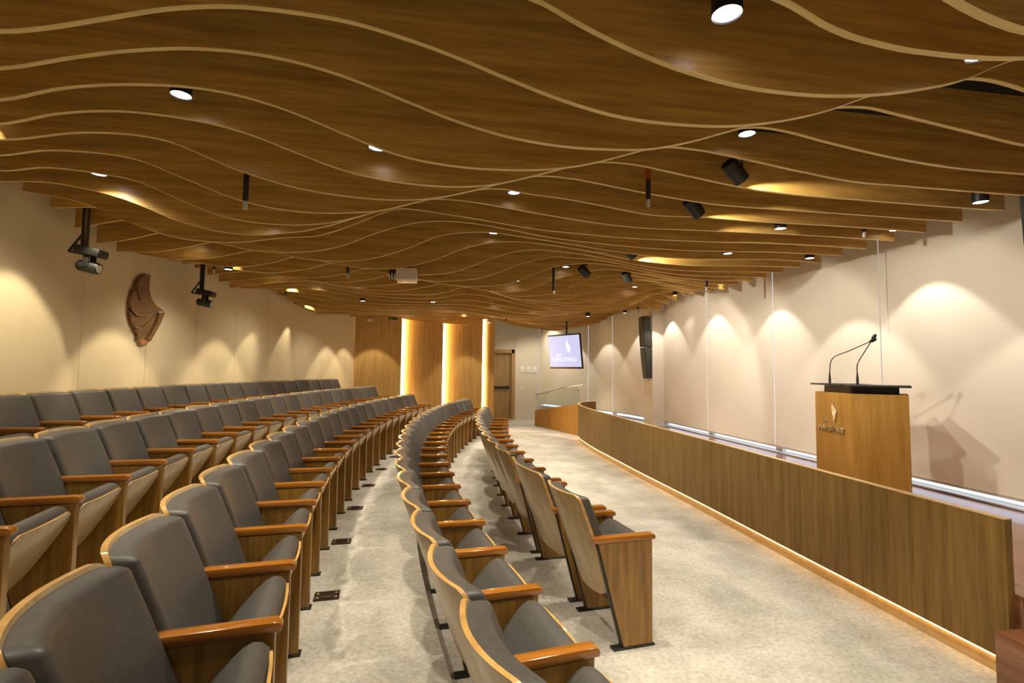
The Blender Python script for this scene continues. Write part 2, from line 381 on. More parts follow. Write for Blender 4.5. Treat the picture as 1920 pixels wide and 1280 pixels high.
11:(-3.418,4.63,[2995,3013,3031,3045,3058,3066,3069,3067,3061,3051,3038,3021,3003,2984,2965,2948,2932,2918,2908,2901,2897,2897,2903,2914,2928,2945,2966,2990,3016,3035,3047,3054,3059,3061,3057,3046,3030,3008,2982,2953,2922,2890,2860,2834,2812,2796,2782,2770,2761,2754,2750,2749,2748,2750,2759,2779,2810,2843,2877,2913,2954,2999,3038,3070,3097,3117,3130,3125,3110,3099,3088,3078,3067,3057,3046,3036]),
12:(-3.388,4.63,[2952,2963,2974,2986,3001,3020,3040,3057,3069,3073,3067,3056,3041,3024,3006,2988,2969,2952,2936,2923,2913,2906,2901,2898,2897,2899,2906,2921,2941,2964,2988,3017,3044,3063,3072,3074,3070,3060,3043,3018,2990,2960,2930,2900,2874,2849,2828,2808,2792,2777,2765,2756,2749,2744,2741,2739,2739,2745,2754,2769,2796,2836,2880,2926,2973,3014,3049,3078,3103,3122,3123,3111,3095,3076,3052,3028]),
13:(-3.352,4.63,[2909,2926,2943,2960,2976,2993,3010,3025,3037,3049,3059,3062,3056,3045,3029,3011,2992,2973,2955,2939,2925,2913,2905,2899,2898,2900,2902,2901,2898,2898,2906,2920,2939,2963,2999,3037,3063,3067,3054,3032,3009,2980,2952,2923,2896,2870,2846,2825,2805,2789,2775,2763,2753,2746,2742,2740,2739,2738,2736,2735,2739,2744,2753,2771,2803,2845,2891,2943,2998,3041,3073,3096,3112,3135,3132,3047]),
14:(-3.312,4.63,[2954,2963,2972,2982,2994,3007,3021,3034,3047,3058,3067,3069,3062,3046,3027,3007,2987,2967,2949,2932,2918,2906,2896,2889,2885,2881,2878,2876,2877,2881,2887,2897,2912,2932,2955,2975,2989,2994,2992,2981,2966,2945,2923,2900,2877,2855,2834,2815,2798,2783,2771,2761,2753,2747,2743,2740,2739,2738,2738,2739,2743,2751,2765,2787,2817,2856,2902,2952,3002,3048,3089,3117,3123,3098,3053,3004]),
15:(-3.268,4.63,[3004,3009,3014,3019,3023,3029,3033,3037,3039,3039,3036,3029,3018,3003,2986,2968,2950,2932,2916,2901,2889,2879,2872,2866,2863,2861,2861,2862,2864,2868,2875,2884,2894,2905,2915,2922,2927,2927,2922,2913,2901,2886,2869,2851,2833,2815,2799,2785,2774,2764,2756,2751,2748,2747,2747,2749,2753,2758,2766,2776,2789,2806,2827,2854,2885,2921,2959,2998,3035,3061,3078,3084,3076,3050,3013,2974]),
16:(-3.219,4.63,[3054,3051,3049,3045,3040,3032,3024,3016,3006,2995,2984,2971,2956,2941,2925,2909,2894,2880,2867,2857,2850,2845,2843,2842,2843,2846,2849,2853,2858,2864,2870,2875,2880,2884,2886,2885,2882,2876,2867,2856,2843,2829,2813,2797,2783,2769,2759,2750,2745,2742,2741,2743,2746,2751,2758,2766,2777,2789,2803,2819,2838,2859,2882,2908,2936,2965,2994,3018,3037,3050,3052,3036,2988,2932,2902,2924]),
17:(-3.165,4.63,[3095,3078,3061,3044,3026,3007,2988,2970,2953,2937,2921,2907,2893,2879,2867,2855,2844,2834,2825,2820,2820,2822,2827,2831,2836,2842,2848,2854,2860,2865,2870,2873,2874,2872,2868,2862,2854,2844,2832,2819,2805,2790,2774,2760,2745,2734,2728,2726,2727,2731,2736,2744,2753,2763,2776,2789,2803,2819,2836,2854,2874,2894,2916,2938,2960,2981,3000,3016,3026,3029,3028,3023,3013,2999,2984,2969]),
18:(-3.107,4.63,[3063,3045,3024,3000,2974,2949,2925,2903,2884,2869,2856,2846,2838,2833,2828,2825,2823,2822,2822,2824,2827,2831,2836,2842,2847,2853,2858,2863,2867,2871,2873,2873,2871,2867,2861,2853,2844,2832,2820,2806,2792,2778,2764,2752,2741,2734,2730,2730,2733,2738,2747,2757,2770,2784,2799,2814,2830,2847,2863,2880,2897,2915,2932,2949,2965,2981,2995,3007,3016,3022,3024,3024,3022,3020,3018,3017]),
19:(-3.044,4.63,[3026,2997,2968,2935,2903,2873,2847,2827,2812,2804,2801,2802,2805,2811,2818,2825,2832,2838,2843,2848,2852,2856,2860,2865,2869,2873,2877,2880,2883,2885,2885,2884,2881,2877,2870,2862,2853,2842,2830,2817,2803,2790,2778,2766,2757,2750,2747,2747,2750,2757,2767,2780,2794,2809,2825,2841,2856,2871,2885,2898,2910,2923,2936,2949,2962,2975,2987,2998,3008,3017,3025,3031,3037,3042,3047,3052]),
20:(-2.976,4.63,[2970,2939,2908,2874,2838,2805,2781,2769,2768,2773,2781,2792,2805,2819,2834,2848,2860,2868,2872,2876,2879,2882,2885,2888,2891,2895,2898,2901,2903,2905,2906,2906,2904,2900,2895,2889,2881,2871,2861,2849,2837,2824,2811,2798,2788,2778,2772,2772,2775,2782,2791,2803,2816,2831,2847,2862,2875,2885,2894,2903,2912,2921,2931,2941,2952,2965,2978,2991,3004,3016,3028,3039,3050,3061,3071,3081]),
21:(-2.904,4.63,[2931,2904,2877,2850,2826,2808,2796,2791,2792,2798,2807,2819,2832,2845,2857,2868,2877,2884,2890,2894,2897,2900,2903,2906,2909,2912,2916,2920,2923,2927,2930,2932,2934,2934,2933,2930,2926,2920,2912,2902,2891,2878,2865,2851,2838,2827,2819,2813,2810,2811,2814,2820,2827,2836,2846,2856,2866,2875,2884,2892,2901,2910,2920,2931,2943,2956,2969,2984,2999,3014,3029,3045,3060,3074,3089,3104]),
22:(-2.826,4.63,[2899,2879,2862,2850,2840,2835,2833,2835,2840,2847,2855,2864,2873,2882,2889,2895,2900,2904,2907,2909,2911,2913,2915,2918,2921,2925,2930,2935,2942,2949,2956,2963,2970,2977,2982,2985,2987,2985,2981,2973,2961,2947,2931,2913,2895,2878,2862,2849,2838,2831,2828,2827,2828,2831,2836,2842,2849,2857,2865,2873,2882,2892,2902,2914,2926,2940,2955,2971,2987,3005,3024,3043,3062,3081,3100,3118]),
23:(-2.744,4.63,[2869,2866,2865,2867,2870,2875,2881,2889,2896,2904,2912,2918,2923,2926,2928,2928,2927,2926,2924,2923,2922,2922,2923,2925,2929,2934,2940,2948,2957,2968,2981,2994,3009,3023,3037,3049,3057,3062,3061,3054,3040,3022,2997,2971,2944,2917,2892,2871,2854,2841,2833,2828,2826,2826,2827,2831,2835,2840,2846,2853,2861,2869,2879,2889,2902,2915,2930,2947,2965,2985,3006,3028,3050,3074,3097,3121]),
24:(-2.657,4.57,[2899,2904,2909,2916,2923,2931,2940,2948,2956,2963,2969,2971,2970,2967,2963,2958,2952,2946,2940,2935,2932,2931,2932,2934,2937,2942,2949,2957,2967,2980,2996,3016,3037,3058,3079,3098,3113,3126,3133,3131,3116,3090,3058,3025,2994,2959,2924,2894,2872,2857,2847,2840,2834,2831,2829,2827,2828,2829,2832,2835,2839,2843,2849,2857,2866,2876,2889,2903,2919,2938,2958,2980,3004,3029,3056,3082]),
25:(-2.566,4.51,[2952,2959,2966,2973,2980,2987,2992,2997,3001,3003,3003,3002,2998,2994,2987,2981,2974,2967,2960,2955,2951,2948,2947,2948,2950,2954,2961,2970,2981,2995,3011,3030,3050,3071,3091,3109,3125,3135,3141,3138,3129,3113,3091,3066,3038,3009,2980,2954,2930,2910,2893,2878,2866,2856,2848,2841,2836,2832,2829,2827,2826,2826,2827,2830,2834,2840,2848,2858,2870,2884,2900,2920,2941,2964,2988,3013]),
26:(-2.469,4.45,[3001,3008,3014,3020,3024,3027,3029,3031,3031,3030,3028,3024,3020,3014,3008,3000,2993,2985,2978,2972,2967,2963,2960,2959,2960,2962,2967,2973,2982,2993,3007,3023,3040,3057,3075,3091,3105,3117,3126,3130,3127,3118,3105,3089,3071,3049,3027,3005,2983,2962,2942,2924,2908,2893,2880,2868,2858,2850,2842,2835,2829,2823,2819,2818,2818,2820,2824,2829,2837,2845,2856,2869,2887,2908,2930,2950]),
27:(-2.367,4.39,[3023,3029,3034,3039,3043,3048,3052,3054,3055,3054,3050,3046,3039,3031,3023,3014,3005,2996,2988,2980,2974,2968,2964,2961,2959,2959,2961,2964,2969,2976,2985,2996,3008,3022,3036,3051,3066,3080,3092,3101,3107,3108,3105,3098,3086,3072,3054,3035,3014,2994,2974,2956,2939,2924,2911,2899,2887,2876,2865,2854,2844,2835,2828,2823,2820,2820,2822,2827,2834,2842,2853,2865,2879,2894,2909,2924]),
28:(-2.26,4.33,[2994,3010,3026,3042,3056,3066,3072,3076,3077,3075,3069,3061,3052,3041,3030,3018,3007,2997,2989,2980,2973,2966,2960,2954,2950,2946,2944,2942,2943,2945,2948,2952,2959,2968,2979,2993,3012,3032,3052,3068,3080,3090,3097,3098,3092,3079,3061,3040,3017,2994,2972,2953,2935,2921,2912,2904,2896,2887,2875,2861,2847,2835,2824,2817,2815,2816,2820,2826,2835,2846,2860,2873,2886,2899,2911,2924]),
29:(-2.148,4.2,[2970,3006,3044,3074,3091,3097,3097,3093,3088,3080,3071,3061,3049,3037,3025,3014,3004,2994,2985,2976,2967,2959,2951,2943,2935,2929,2923,2918,2915,2913,2910,2908,2907,2909,2914,2923,2937,2958,2984,3012,3036,3055,3072,3085,3089,3079,3057,3029,3000,2975,2953,2931,2910,2890,2873,2859,2849,2842,2837,2833,2828,2822,2813,2802,2792,2784,2784,2792,2807,2826,2845,2863,2877,2887,2897,2906]),
}

def slat_z(k, x):
    l, r, z = SLATS[k]
    t = (x - l) / (r - l) * (len(z) - 1)
    t = min(max(t, 0), len(z) - 1.001)
    i = int(t)
    return (z[i] + (z[i + 1] - z[i]) * (t - i)) / 1000.0
def ceil_z(x, y):
    t = min(max(y / SP - 13.17, -10), 28.99)
    k = math.floor(t)
    return slat_z(k, x) * (1 - t + k) + slat_z(k + 1, x) * (t - k)

# ------------------------------------------------------------------ shell
# floor
bm = bmesh.new()
add_box(bm, (0.6, 6.9, -0.05), (10.4, 20.4, 0.1))
tag(finish('floor', bm, M['carpet']), kind='structure')

# raised seating tiers (arc steps)
def tier(r0, z, name):
    ys = [-3.0 + i * (16.6 / 60) for i in range(61)]
    inner = [(arc_x(r0, y), y) for y in ys]
    outer = [(arc_x(R_WALL + 0.1, y), y) for y in ys]
    bm = bmesh.new()
    strip_solid(bm, inner, outer, z - 0.16, z)
    return tag(finish(name, bm, M['carpet']), kind='structure')
tier(21.875, 0.16, 'floor_tier')
tier(22.915, 0.32, 'floor_tier')
tier(23.975, 0.48, 'floor_tier')

# left wall : curved, fabric panels with joints every 1.15 m
bm = bmesh.new()
y = -3.45
while y < 14.35:
    y1 = min(y + 1.15, 14.45)
    ys = [y + 0.003 + (y1 - y - 0.006) * i / 6 for i in range(7)]
    strip_solid(bm, [(arc_x(R_WALL, q), q) for q in ys], [(arc_x(R_WALL + 0.06, q), q) for q in ys], 0.0, CEIL_Z)
    y = y1
tag(finish('wall_left', bm, M['beige_wall']), kind='structure')
bm = bmesh.new()
ys = [-3.4 + i * 17.8 / 40 for i in range(41)]
strip_solid(bm, [(arc_x(R_WALL + 0.05, q), q) for q in ys], [(arc_x(R_WALL + 0.15, q), q) for q in ys], 0.0, CEIL_Z)
tag(finish('wall_left_backing', bm, M['white_wall']), kind='structure')

# back wall behind the camera, dark plenum above the slats
tag(box('wall_back', (0.8, -3.25, 1.9), (9.6, 0.1, 3.8), M['beige_wall']), kind='structure')
tag(box('ceiling', (0.6, 6.9, CEIL_Z + 0.05), (10.4, 20.4, 0.1), M['dark_void']), kind='structure')

# far white wall with door, and the return beside the timber panels
bm = bmesh.new()
YF = 16.56
add_box(bm, (3.05 + 0.05, YF + 0.1, CEIL_Z / 2), (0.92, 0.2, CEIL_Z))
add_box(bm, (2.15, YF + 0.1, (2.33 + CEIL_Z) / 2), (1.0, 0.2, CEIL_Z - 2.33))
tag(finish('wall_far', bm, M['white_wall']), kind='structure')
tag(box('wall_return', (1.62, 15.54, CEIL_Z / 2), (0.1, 2.06, CEIL_Z), M['white_wall']), kind='structure')
tag(box('trim_1', (3.05, YF - 0.012, 0.22), (0.80, 0.024, 0.44), M['white_wall']), kind='structure')

# right wall: window heads and aprons behind the blinds
def outer(pl, d): return offset_pl(pl, d)
bm = bmesh.new()
pl = [p for p in BLIND_PL]
strip_solid(bm, outer(pl, 0.10), outer(pl, 0.28), 3.35, CEIL_Z)
strip_solid(bm, outer(pl, 0.10), outer(pl, 0.28), -0.05, 0.455)
pl0 = [(XB, -3.2), (XB, 1.2)]
strip_solid(bm, outer(pl0, 0.10), outer(pl0, 0.28), 0.4, 3.4)
tag(finish('wall_right', bm, M['white_wall']), kind='structure')

# structural column carrying the loudspeaker
tag(box('column', (4.86, 10.60, 1.9), (0.32, 0.46, 3.7), M['blind'], bevel=0.004), kind='structure')

# windows behind the blinds
WIN = [(1.25, 3.08), (3.12, 4.91), (4.95, 6.72), (6.76, 8.56), (8.60, 10.36), (10.84, 12.88), (12.92, 13.95), (14.0, 16.45)]
for i, (a, b) in enumerate(WIN):
    t = tag(empty('window_%d' % (i + 1)), kind='structure')
    ys = [a + (b - a) * q / 6 for q in range(7)]
    mid = [(blind_x(q), q) for q in ys]
    bm = bmesh.new()
    strip_solid(bm, outer(mid, 0.055), outer(mid, 0.12), 0.455, 0.470)
    strip_solid(bm, outer(mid, 0.055), outer(mid, 0.12), 3.28, 3.36)
    for q in (0, 6):
        c = outer(mid, 0.09)[q]
        add_box(bm, (c[0], c[1] + (0.02 if q == 0 else -0.02), 1.89), (0.06, 0.05, 2.82))
    finish('window_frame', bm, M['white_metal'], t)
    bm = bmesh.new()
    g = outer(mid, 0.075)
    vv = [[bm.verts.new((p[0], p[1], z)) for p in g] for z in (0.47, 3.3)]
    for q in range(6):
        bm.faces.new((vv[0][q], vv[0][q + 1], vv[1][q + 1], vv[1][q]))
    finish('window_glass', bm, M['window_glass'], t)

# roller blinds
BL = [(1.26, 3.098), (3.112, 4.922), (4.938, 6.732), (6.748, 8.572), (8.588, 10.36), (10.84, 12.892), (12.908, 13.967), (13.983, 16.5)]
names = ['partly outside the view', 'behind the wooden lectern, with its pull chain', 'just beyond the wooden lectern', 'third from the loudspeaker column towards the lectern' , 'beside the column, on the lectern side', 'just beyond the loudspeaker column', 'curving behind the hanging screen', 'over the glass handrail at the far corner']
names[3] = 'second from the loudspeaker column, lectern side'
for i, (a, b) in enumerate(BL):
    ys = [a + (b - a) * q / 8 for q in range(9)]
    mid = [(blind_x(q), q) for q in ys]
    c = mid[4]
    t = empty('roller_blind', (0, 0, 0), 0, 'cream roller blind ' + names[i], 'blind', 'cream roller blinds along the windows')
    bm = bmesh.new()
    strip_solid(bm, mid, outer(mid, 0.006), 0.565, 3.42)
    finish('blind_fabric', bm, M['blind'], t)
    bm = bmesh.new()
    strip_solid(bm, outer(mid, -0.008), outer(mid, 0.014), 0.545, 0.572)
    finish('bottom_bar', bm, M['blind_bar'], t)
    bm = bmesh.new()
    strip_solid(bm, outer(mid, -0.03), outer(mid, 0.05), 3.40, 3.50)
    finish('roller_box', bm, M['blind_bar'], t)
    if i in (1, 3, 5):
        p = mid[-1] if i != 1 else mid[-1]
        tube('pull_chain', [(p[0] - 0.02, p[1] - 0.10, 3.4), (p[0] - 0.02, p[1] - 0.10, 2.05)], 0.004, M['white_metal'], t, 6)

# ------------------------------------------------------------------ ceiling slats
for k in sorted(SLATS):
    l, r, z = SLATS[k]
    n = len(z)
    pts = smooth_pl([(l + (r - l) * i / (n - 1), z[i] / 1000.0) for i in range(n)], 2)
    T = 0.026
    t = empty('wooden_slat', (0, slat_y(k), 0), 0, 'wavy wooden ceiling slat, %s counting from the camera' % ordinal(k + 11), 'ceiling slat', 'wavy wooden slats hung across the ceiling')
    t['kind'] = 'thing'
    def strip(zlo, zhi, tt):
        bm = bmesh.new()
        V = []
        for x, zz in pts:
            b = zlo(zz); h = zhi(zz)
            V.append([bm.verts.new((x, 0, b)), bm.verts.new((x, tt, b)), bm.verts.new((x, tt, h)), bm.verts.new((x, 0, h))])
        for a, b in zip(V, V[1:]):
            for q in range(4):
                bm.faces.new((a[q], a[(q + 1) % 4], b[(q + 1) % 4], b[q]))
        bm.faces.new(V[0]); bm.faces.new(V[-1][::-1])
        return bm
    finish('board', strip(lambda q: q + 0.0025, lambda q: max(SLAT_TOP, q + 0.12), T), M['slat'], t, angle=0.5)
    finish('edge_band', strip(lambda q: q, lambda q: q + 0.0025, T), M['slat_edge'], t, angle=0.5)

# ------------------------------------------------------------------ downlights
spot = bpy.data.lights.new('downlight_beam', 'SPOT')
spot.energy = DOWN_W; spot.color = WARM; spot.spot_size = math.radians(80); spot.spot_blend = 0.55; spot.shadow_soft_size = 0.028
broad = spot.copy(); broad.name = 'downlight_broad_beam'; broad.energy = 48.0; broad.spot_size = math.radians(144); broad.spot_blend = 0.8
key = spot.copy(); key.name = 'downlight_key_beam'; key.energy = DOWN_W * 1.15; key.shadow_soft_size = 0.02
def downlight_proto(name, light, disc):
    t = empty(name, (0, 0, 0))
    bm = bmesh.new()
    add_tube(bm, [(0, 0, 0.0), (0, 0, 0.14)], 0.052, 24, cap=False)
    add_tube(bm, [(0, 0, 0.0), (0, 0, 0.012)], [0.0505, 0.046], 24, cap=False)
    add_tube(bm, [(0, 0, 0.139), (0, 0, 0.14)], 0.052, 24)
    finish('housing', bm, M['black'], t)
    bm = bmesh.new()
    add_tube(bm, [(0, 0, 0.006), (0, 0, 0.012)], 0.047, 24)
    finish('lit_disc', bm, disc, t)
    tube('hanger', [(0, 0, 0.14), (0, 0, 0.96)], 0.008, M['black'], t, 8)
    o = bpy.data.objects.new('downlight_beam', light)
    o.location = (0, 0, -0.012)
    link(o, t)
    return t
DL = [(0.99, 1.56, 2.86), (2.05, 1.56, 2.83), (-1.4, 2.9, 3.08), (-0.35, 2.9, 2.87), (1.97, 2.9, 3.15), (-2.6, 4.24, 3.08), (.65, 4.24, 3.15),
      (.63, 5.58, 3.16), (1.83, 6.92, 3.1), (3.42, 8.26, 3.09), (-2.67, 6.92, 2.87), (-1.35, 9.6, 2.87), (-1.19, 10.94, 2.88), (-.06, 9.6, 2.89), (3.41, 10.94, 2.86)]
n_visible = len(DL)
FILL_DL = [(-2.15, 9.25), (-1.85, 11.5), (1.0, 2.95), (1.05, 8.26), (1.1, 6.92), (1.15, 9.6), (-2.3, 1.56), (-.3, 1.56), (-1.4, 4.24), (-1.4, 5.58), (1.95, 5.58), (-1.3, 6.92), (.3, 6.92),  # unseen lamps added between the slats and behind the camera for room light
       (-1.3, 8.26), (.65, 8.26), (1.95, 9.6), (.65, 10.94), (2.0, 12.28), (.65, 12.28), (-.6, 12.28), (3.4, 12.6), (0.6, 0.2), (-1.6, 0.2), (2.6, 0.2), (0.6, -1.4), (-1.6, -1.4), (2.6, -1.4)]
for x, y in FILL_DL:
    z = ceil_z(x, y) if y > 1 else 2.95
    DL.append((x, y, z + 0.07))
proto = downlight_proto('downlight', spot, M['lit_disc'])
rows = {}
for d in DL: rows.setdefault(round(d[1], 2), []).append(d)
first = True
for yy in sorted(rows):
    lamps = sorted(rows[yy])
    k = math.floor(yy / SP - 13.17)
    for i, d in enumerate(lamps):
        o = proto if first else copy_tree(proto)
        first = False
        o.location = d
        if 1.7 < d[0] < 2.3 and yy > 2 or d[0] > 3 and 8 < yy < 9:
            for ch in o.children:
                if ch.type == 'LIGHT': ch.data = key
        if d[0] < -1.8 and yy > 1:
            for ch in o.children:
                if ch.type == 'LIGHT': ch.data = broad
        if yy > 1:
            lab = 'round black downlight between the %s and %s ceiling slats, %s from the beige wall' % (ordinal(k + 11), ordinal(k + 12), ordinal(i + 1))  # the unseen added lamps take this label too
        else:
            lab = 'added round downlight, unseen overhead behind the camera, row %s, %s from the beige wall' % ('nearer' if yy > 0 else 'farther', ordinal(i + 1))  # lamps added out of view as fill
        tag(o, lab, 'downlight', 'black downlights among the ceiling slats')

# wall washers by the blinds, the beige wall and the timber panels; added fill lamps in the doorway bay
wash = bpy.data.lights.new('wash_beam', 'SPOT')
wash.energy = WASH_W; wash.color = (1.0, 0.93, 0.83); wash.spot_size = math.radians(84); wash.spot_blend = 0.22; wash.shadow_soft_size = 0.02
lwash = bpy.data.lights.new('wall_beam', 'SPOT')
lwash.energy = LEFT_W; lwash.color = (1.0, 0.84, 0.60); lwash.spot_size = math.radians(74); lwash.spot_blend = 0.22; lwash.shadow_soft_size = 0.03
wp = downlight_proto('wall_washer', wash, M['wash_disc'])
W = [(4.18, 3.24, 2.955), (4.35, 5.25, 2.97), (3.30, 5.25, 2.975), (3.21, 4.24, 2.975), (4.45, 1.1, 3.0), (4.52, 4.3, 3.05), (4.52, 6.59, 3.05), (4.54, 7.44, 3.04), (4.56, 8.22, 3.1), (4.60, 9.12, 3.12), (4.66, 9.94, 3.03), (4.5, 11.46, 3.03), (4.2, 12.9, 2.95), (3.75, 14.35, 2.9)]
for i, w in enumerate(W):
    o = wp if i == 0 else copy_tree(wp)
    o.location = w
    tag(o, 'small wall-washer lamp above the roller blinds, %s counting from the camera' % ordinal(i + 1), 'wall washer', 'wall washers above the blinds')
bay = spot.copy(); bay.name = 'bay_fill_beam'; bay.energy = 62.0; bay.spot_size = math.radians(140); bay.spot_blend = 0.8  # for the two unseen lamps added to brighten the doorway bay
lp = downlight_proto('wall_washer', lwash, M['wash_disc'])
LW = [(3.4, .75), (4.83, .55), (6.26, .75), (7.1, .90), (7.79, 1.0), (8.56, .82), (9.76, .66), (11.11, .40), (12.69, .74)]
for i, (y, d) in enumerate(LW):
    o = lp if i == 0 else copy_tree(lp)
    x = arc_x(R_WALL, y) + d
    o.location = (x, y, min(ceil_z(x, y) + 0.15, 3.2))
    tag(o, 'small wall-washer lamp along the beige wall, %s counting from the camera' % ordinal(i + 1), 'wall washer', 'wall washers along the beige wall')
for i, (x, y) in enumerate([(-1.72, 13.5), (0.75, 13.4), (2.6, 15.2), (3.3, 15.6)]):  # last two are added fill lamps, not wall washers
    o = copy_tree(lp)
    if y > 14:
        for ch in o.children:
            if ch.type == 'LIGHT': ch.data = bay
    o.location = (x, y, 3.12 if y < 14 else 3.2)
    tag(o, ['wall-washer lamp over the first timber panel', 'wall-washer lamp over the third timber panel', 'added unseen lamp in the doorway bay, near the door', 'added unseen lamp in the doorway bay, near the blinds'][i], 'wall washer')

# ------------------------------------------------------------------ auditorium chairs
PITCH = 0.513
def back_u(z): return -0.298 - 0.38 * (z - 0.28)
def curve(v, w): return 0.062 * (v / w) ** 2
def outline(z, z0, z1, w, r0, r1):
    d = w
    if z < z0 + r0:
        q = (z0 + r0 - z); d = w - r0 + math.sqrt(max(r0 * r0 - q * q, 0))
    elif z > z1 - r1:
        q = (z - z1 + r1); d = w - r1 + math.sqrt(max(r1 * r1 - q * q, 0))
    return d
def zlist(z0, z1, r0, r1):
    a = [z0 + r0 * (1 - math.cos(PI / 2 * i / 6)) for i in range(6)]
    m = [z0 + r0 + (z1 - r1 - z0 - r0) * i / 6 for i in range(6)]
    b = [z1 - r1 + r1 * math.sin(PI / 2 * i / 6) for i in range(7)]
    return a + m + b
def sheet(bm, zs, half, fpos, bpos, nv=16):
    ss = [math.sin(PI / 2 * (-1 + 2 * i / nv)) for i in range(nv + 1)]
    F = [[bm.verts.new(fpos(s, z, half(z))) for s in ss] for z in zs]
    B = [[bm.verts.new(bpos(s, z, half(z))) for s in ss] for z in zs]
    nz = len(zs)
    for i in range(nz - 1):
        for j in range(nv):
            bm.faces.new((F[i][j], F[i][j + 1], F[i + 1][j + 1], F[i + 1][j]))
            bm.faces.new((B[i][j], B[i + 1][j], B[i + 1][j + 1], B[i][j + 1]))
    rim = []
    for i in range(nz - 1):
        rim.append(bm.faces.new((F[i][0], F[i + 1][0], B[i + 1][0], B[i][0])))
        rim.append(bm.faces.new((F[i][nv], B[i][nv], B[i + 1][nv], F[i + 1][nv])))
    for j in range(nv):
        rim.append(bm.faces.new((F[0][j], B[0][j], B[0][j + 1], F[0][j + 1])))
        rim.append(bm.faces.new((F[-1][j], F[-1][j + 1], B[-1][j + 1], B[-1][j])))
    return rim

def make_chair(width, both):
    t = empty('auditorium_chair')
    w = width / 2
    hw = w - 0.006
    # plywood back shell, golden rim
    Z0, Z1 = 0.27, 0.885
    bm = bmesh.new()
    half = lambda z: max(outline(z, Z0, Z1, hw, 0.13, 0.038), 0.02)
    rim = sheet(bm, zlist(Z0, Z1, 0.13, 0.038), half,
                lambda s, z, h: (back_u(z) + curve(s * h, w) , s * h, z),
                lambda s, z, h: (back_u(z) + curve(s * h, w) - 0.018, s * h, z))
    for f in rim: f.material_index = 1
    shell = finish('backrest', bm, [M['chair_shell'], M['chair_rim']], t)
    # cushion
    C0, C1 = 0.40, 0.872
    cw = hw - 0.010
    bm = bmesh.new()
    half = lambda z: max(outline(z, C0, C1, cw, 0.035, 0.022), 0.02)
    def fat(s, z):
        q = (z - C0) / (C1 - C0) * 2 - 1
        return 0.074 * max(1 - abs(s) ** 26, 0) ** 0.30 * max(1 - abs(q) ** 44, 0) ** 0.30 * (1 - 0.06 * q * q)
    sheet(bm, zlist(C0, C1, 0.035, 0.022), half,
          lambda s, z, h: (back_u(z) + curve(s * h, w) + 0.003 + fat(s, z), s * h, z),
          lambda s, z, h: (back_u(z) + curve(s * h, w) + 0.0005, s * h, z), 20)
    finish('back_cushion', bm, M['cushion'], t, angle=1.2)
    # folded seat
    sw = w - 0.035
    prof = [(-.30, .36), (-.24, .44), (-.18, .515), (-.13, .572), (-.095, .604), (-.068, .617), (-.042, .612), (-.022, .594), (-.016, .567),
            (-.035, .525), (-.085, .44), (-.145, .345), (-.20, .275), (-.24, .25), (-.28, .29)]
    bm = bmesh.new()
    nv = 14
    rings = []
    for j in range(nv + 1):
        s = math.sin(PI / 2 * (-1 + 2 * j / nv))
        e = 0.84 + 0.16 * max(1 - abs(s) ** 8, 0) ** 0.4
        cx, cz = -.15, .43
        rings.append([bm.verts.new((cx + (p[0] - cx) * (0.55 + 0.45 * e), s * sw * (0.80 + 0.20 * min(max((p[1] - .25) / .25, 0), 1)), cz + (p[1] - cz) * e)) for p in prof])
    for a, b in zip(rings, rings[1:]):
        for q in range(len(prof)):
            bm.faces.new((a[q], a[(q + 1) % len(prof)], b[(q + 1) % len(prof)], b[q]))
    bm.faces.new(rings[0]); bm.faces.new(rings[-1][::-1])
    finish('seat_cushion', bm, M['cushion'], t, angle=1.1)
    under = [(-.010, .585), (-.014, .573), (-.023, .548), (-.034, .52), (-.084, .435), (-.144, .338), (-.195, .268), (-.232, .232)]
    bm = bmesh.new()
    ss = [-1, -.96, -.85, -.5, 0, .5, .85, .96, 1]
    FA, BA = [], []
    for p in under:
        q = min(max((p[1] - .232) / .22, 0), 1)
        h = sw * (0.66 + 0.34 * math.sqrt(q)) + 0.003
        h *= {.585: .80, .573: .93}.get(p[1], 1.0)
        FA.append([bm.verts.new((p[0] + 0.008 - 0.010 * s * s, s * h, p[1])) for s in ss])
        BA.append([bm.verts.new((p[0] - 0.002 - 0.010 * s * s, s * h, p[1])) for s in ss])
    n1, n2 = len(under), len(ss)
    for i in range(n1 - 1):
        for j in range(n2 - 1):
            bm.faces.new((FA[i][j], FA[i][j + 1], FA[i + 1][j + 1], FA[i + 1][j])); bm.faces.new((BA[i][j], BA[i + 1][j], BA[i + 1][j + 1], BA[i][j + 1]))
        for j in (0, n2 - 1):
            f = bm.faces.new((FA[i][j], FA[i + 1][j], BA[i + 1][j], BA[i][j])); f.material_index = 1
    for i in (0, n1 - 1):
        for j in range(n2 - 1):
            f = bm.faces.new((FA[i][j], BA[i][j], BA[i][j + 1], FA[i][j + 1])); f.material_index = 1
    finish('seat_shell', bm, [M['chair_shell'], M['chair_rim']], t)
    # standards
    def standard(v):
        p = prism('side_panel', [(-.012, .012), (-.012, .612), (-.365, .612), (-.205, .012)], v - .021, v + .021, M['chair_panel'], t, 'xz', 0.003, 1)
        bm = bmesh.new()
        add_prism(bm, [(0.004, .611), (0.009, .622), (0.006, .637), (-.004, .643), (-.02, .645), (-.392, .645), (-.398, .640), (-.386, .611)], v - .026, v + .026, 'xz', 0.005, 2)
        a = finish('armrest', bm, M['chair_arm'], p)
        box('foot_plate', (-.135, v, .006), (.27, .052, .012), M['black'], p, 0.002, 1)
        bm = bmesh.new()
        add_prism(bm, [(-.372, .60), (-.352, .60), (-.205, .02), (-.217, .02)], v - .012, v + .012, 'xz')
        finish('steel_spine', bm, M['black'], p)
    standard(-w)
    if both: standard(w)
    # seat hinges
    bm = bmesh.new()
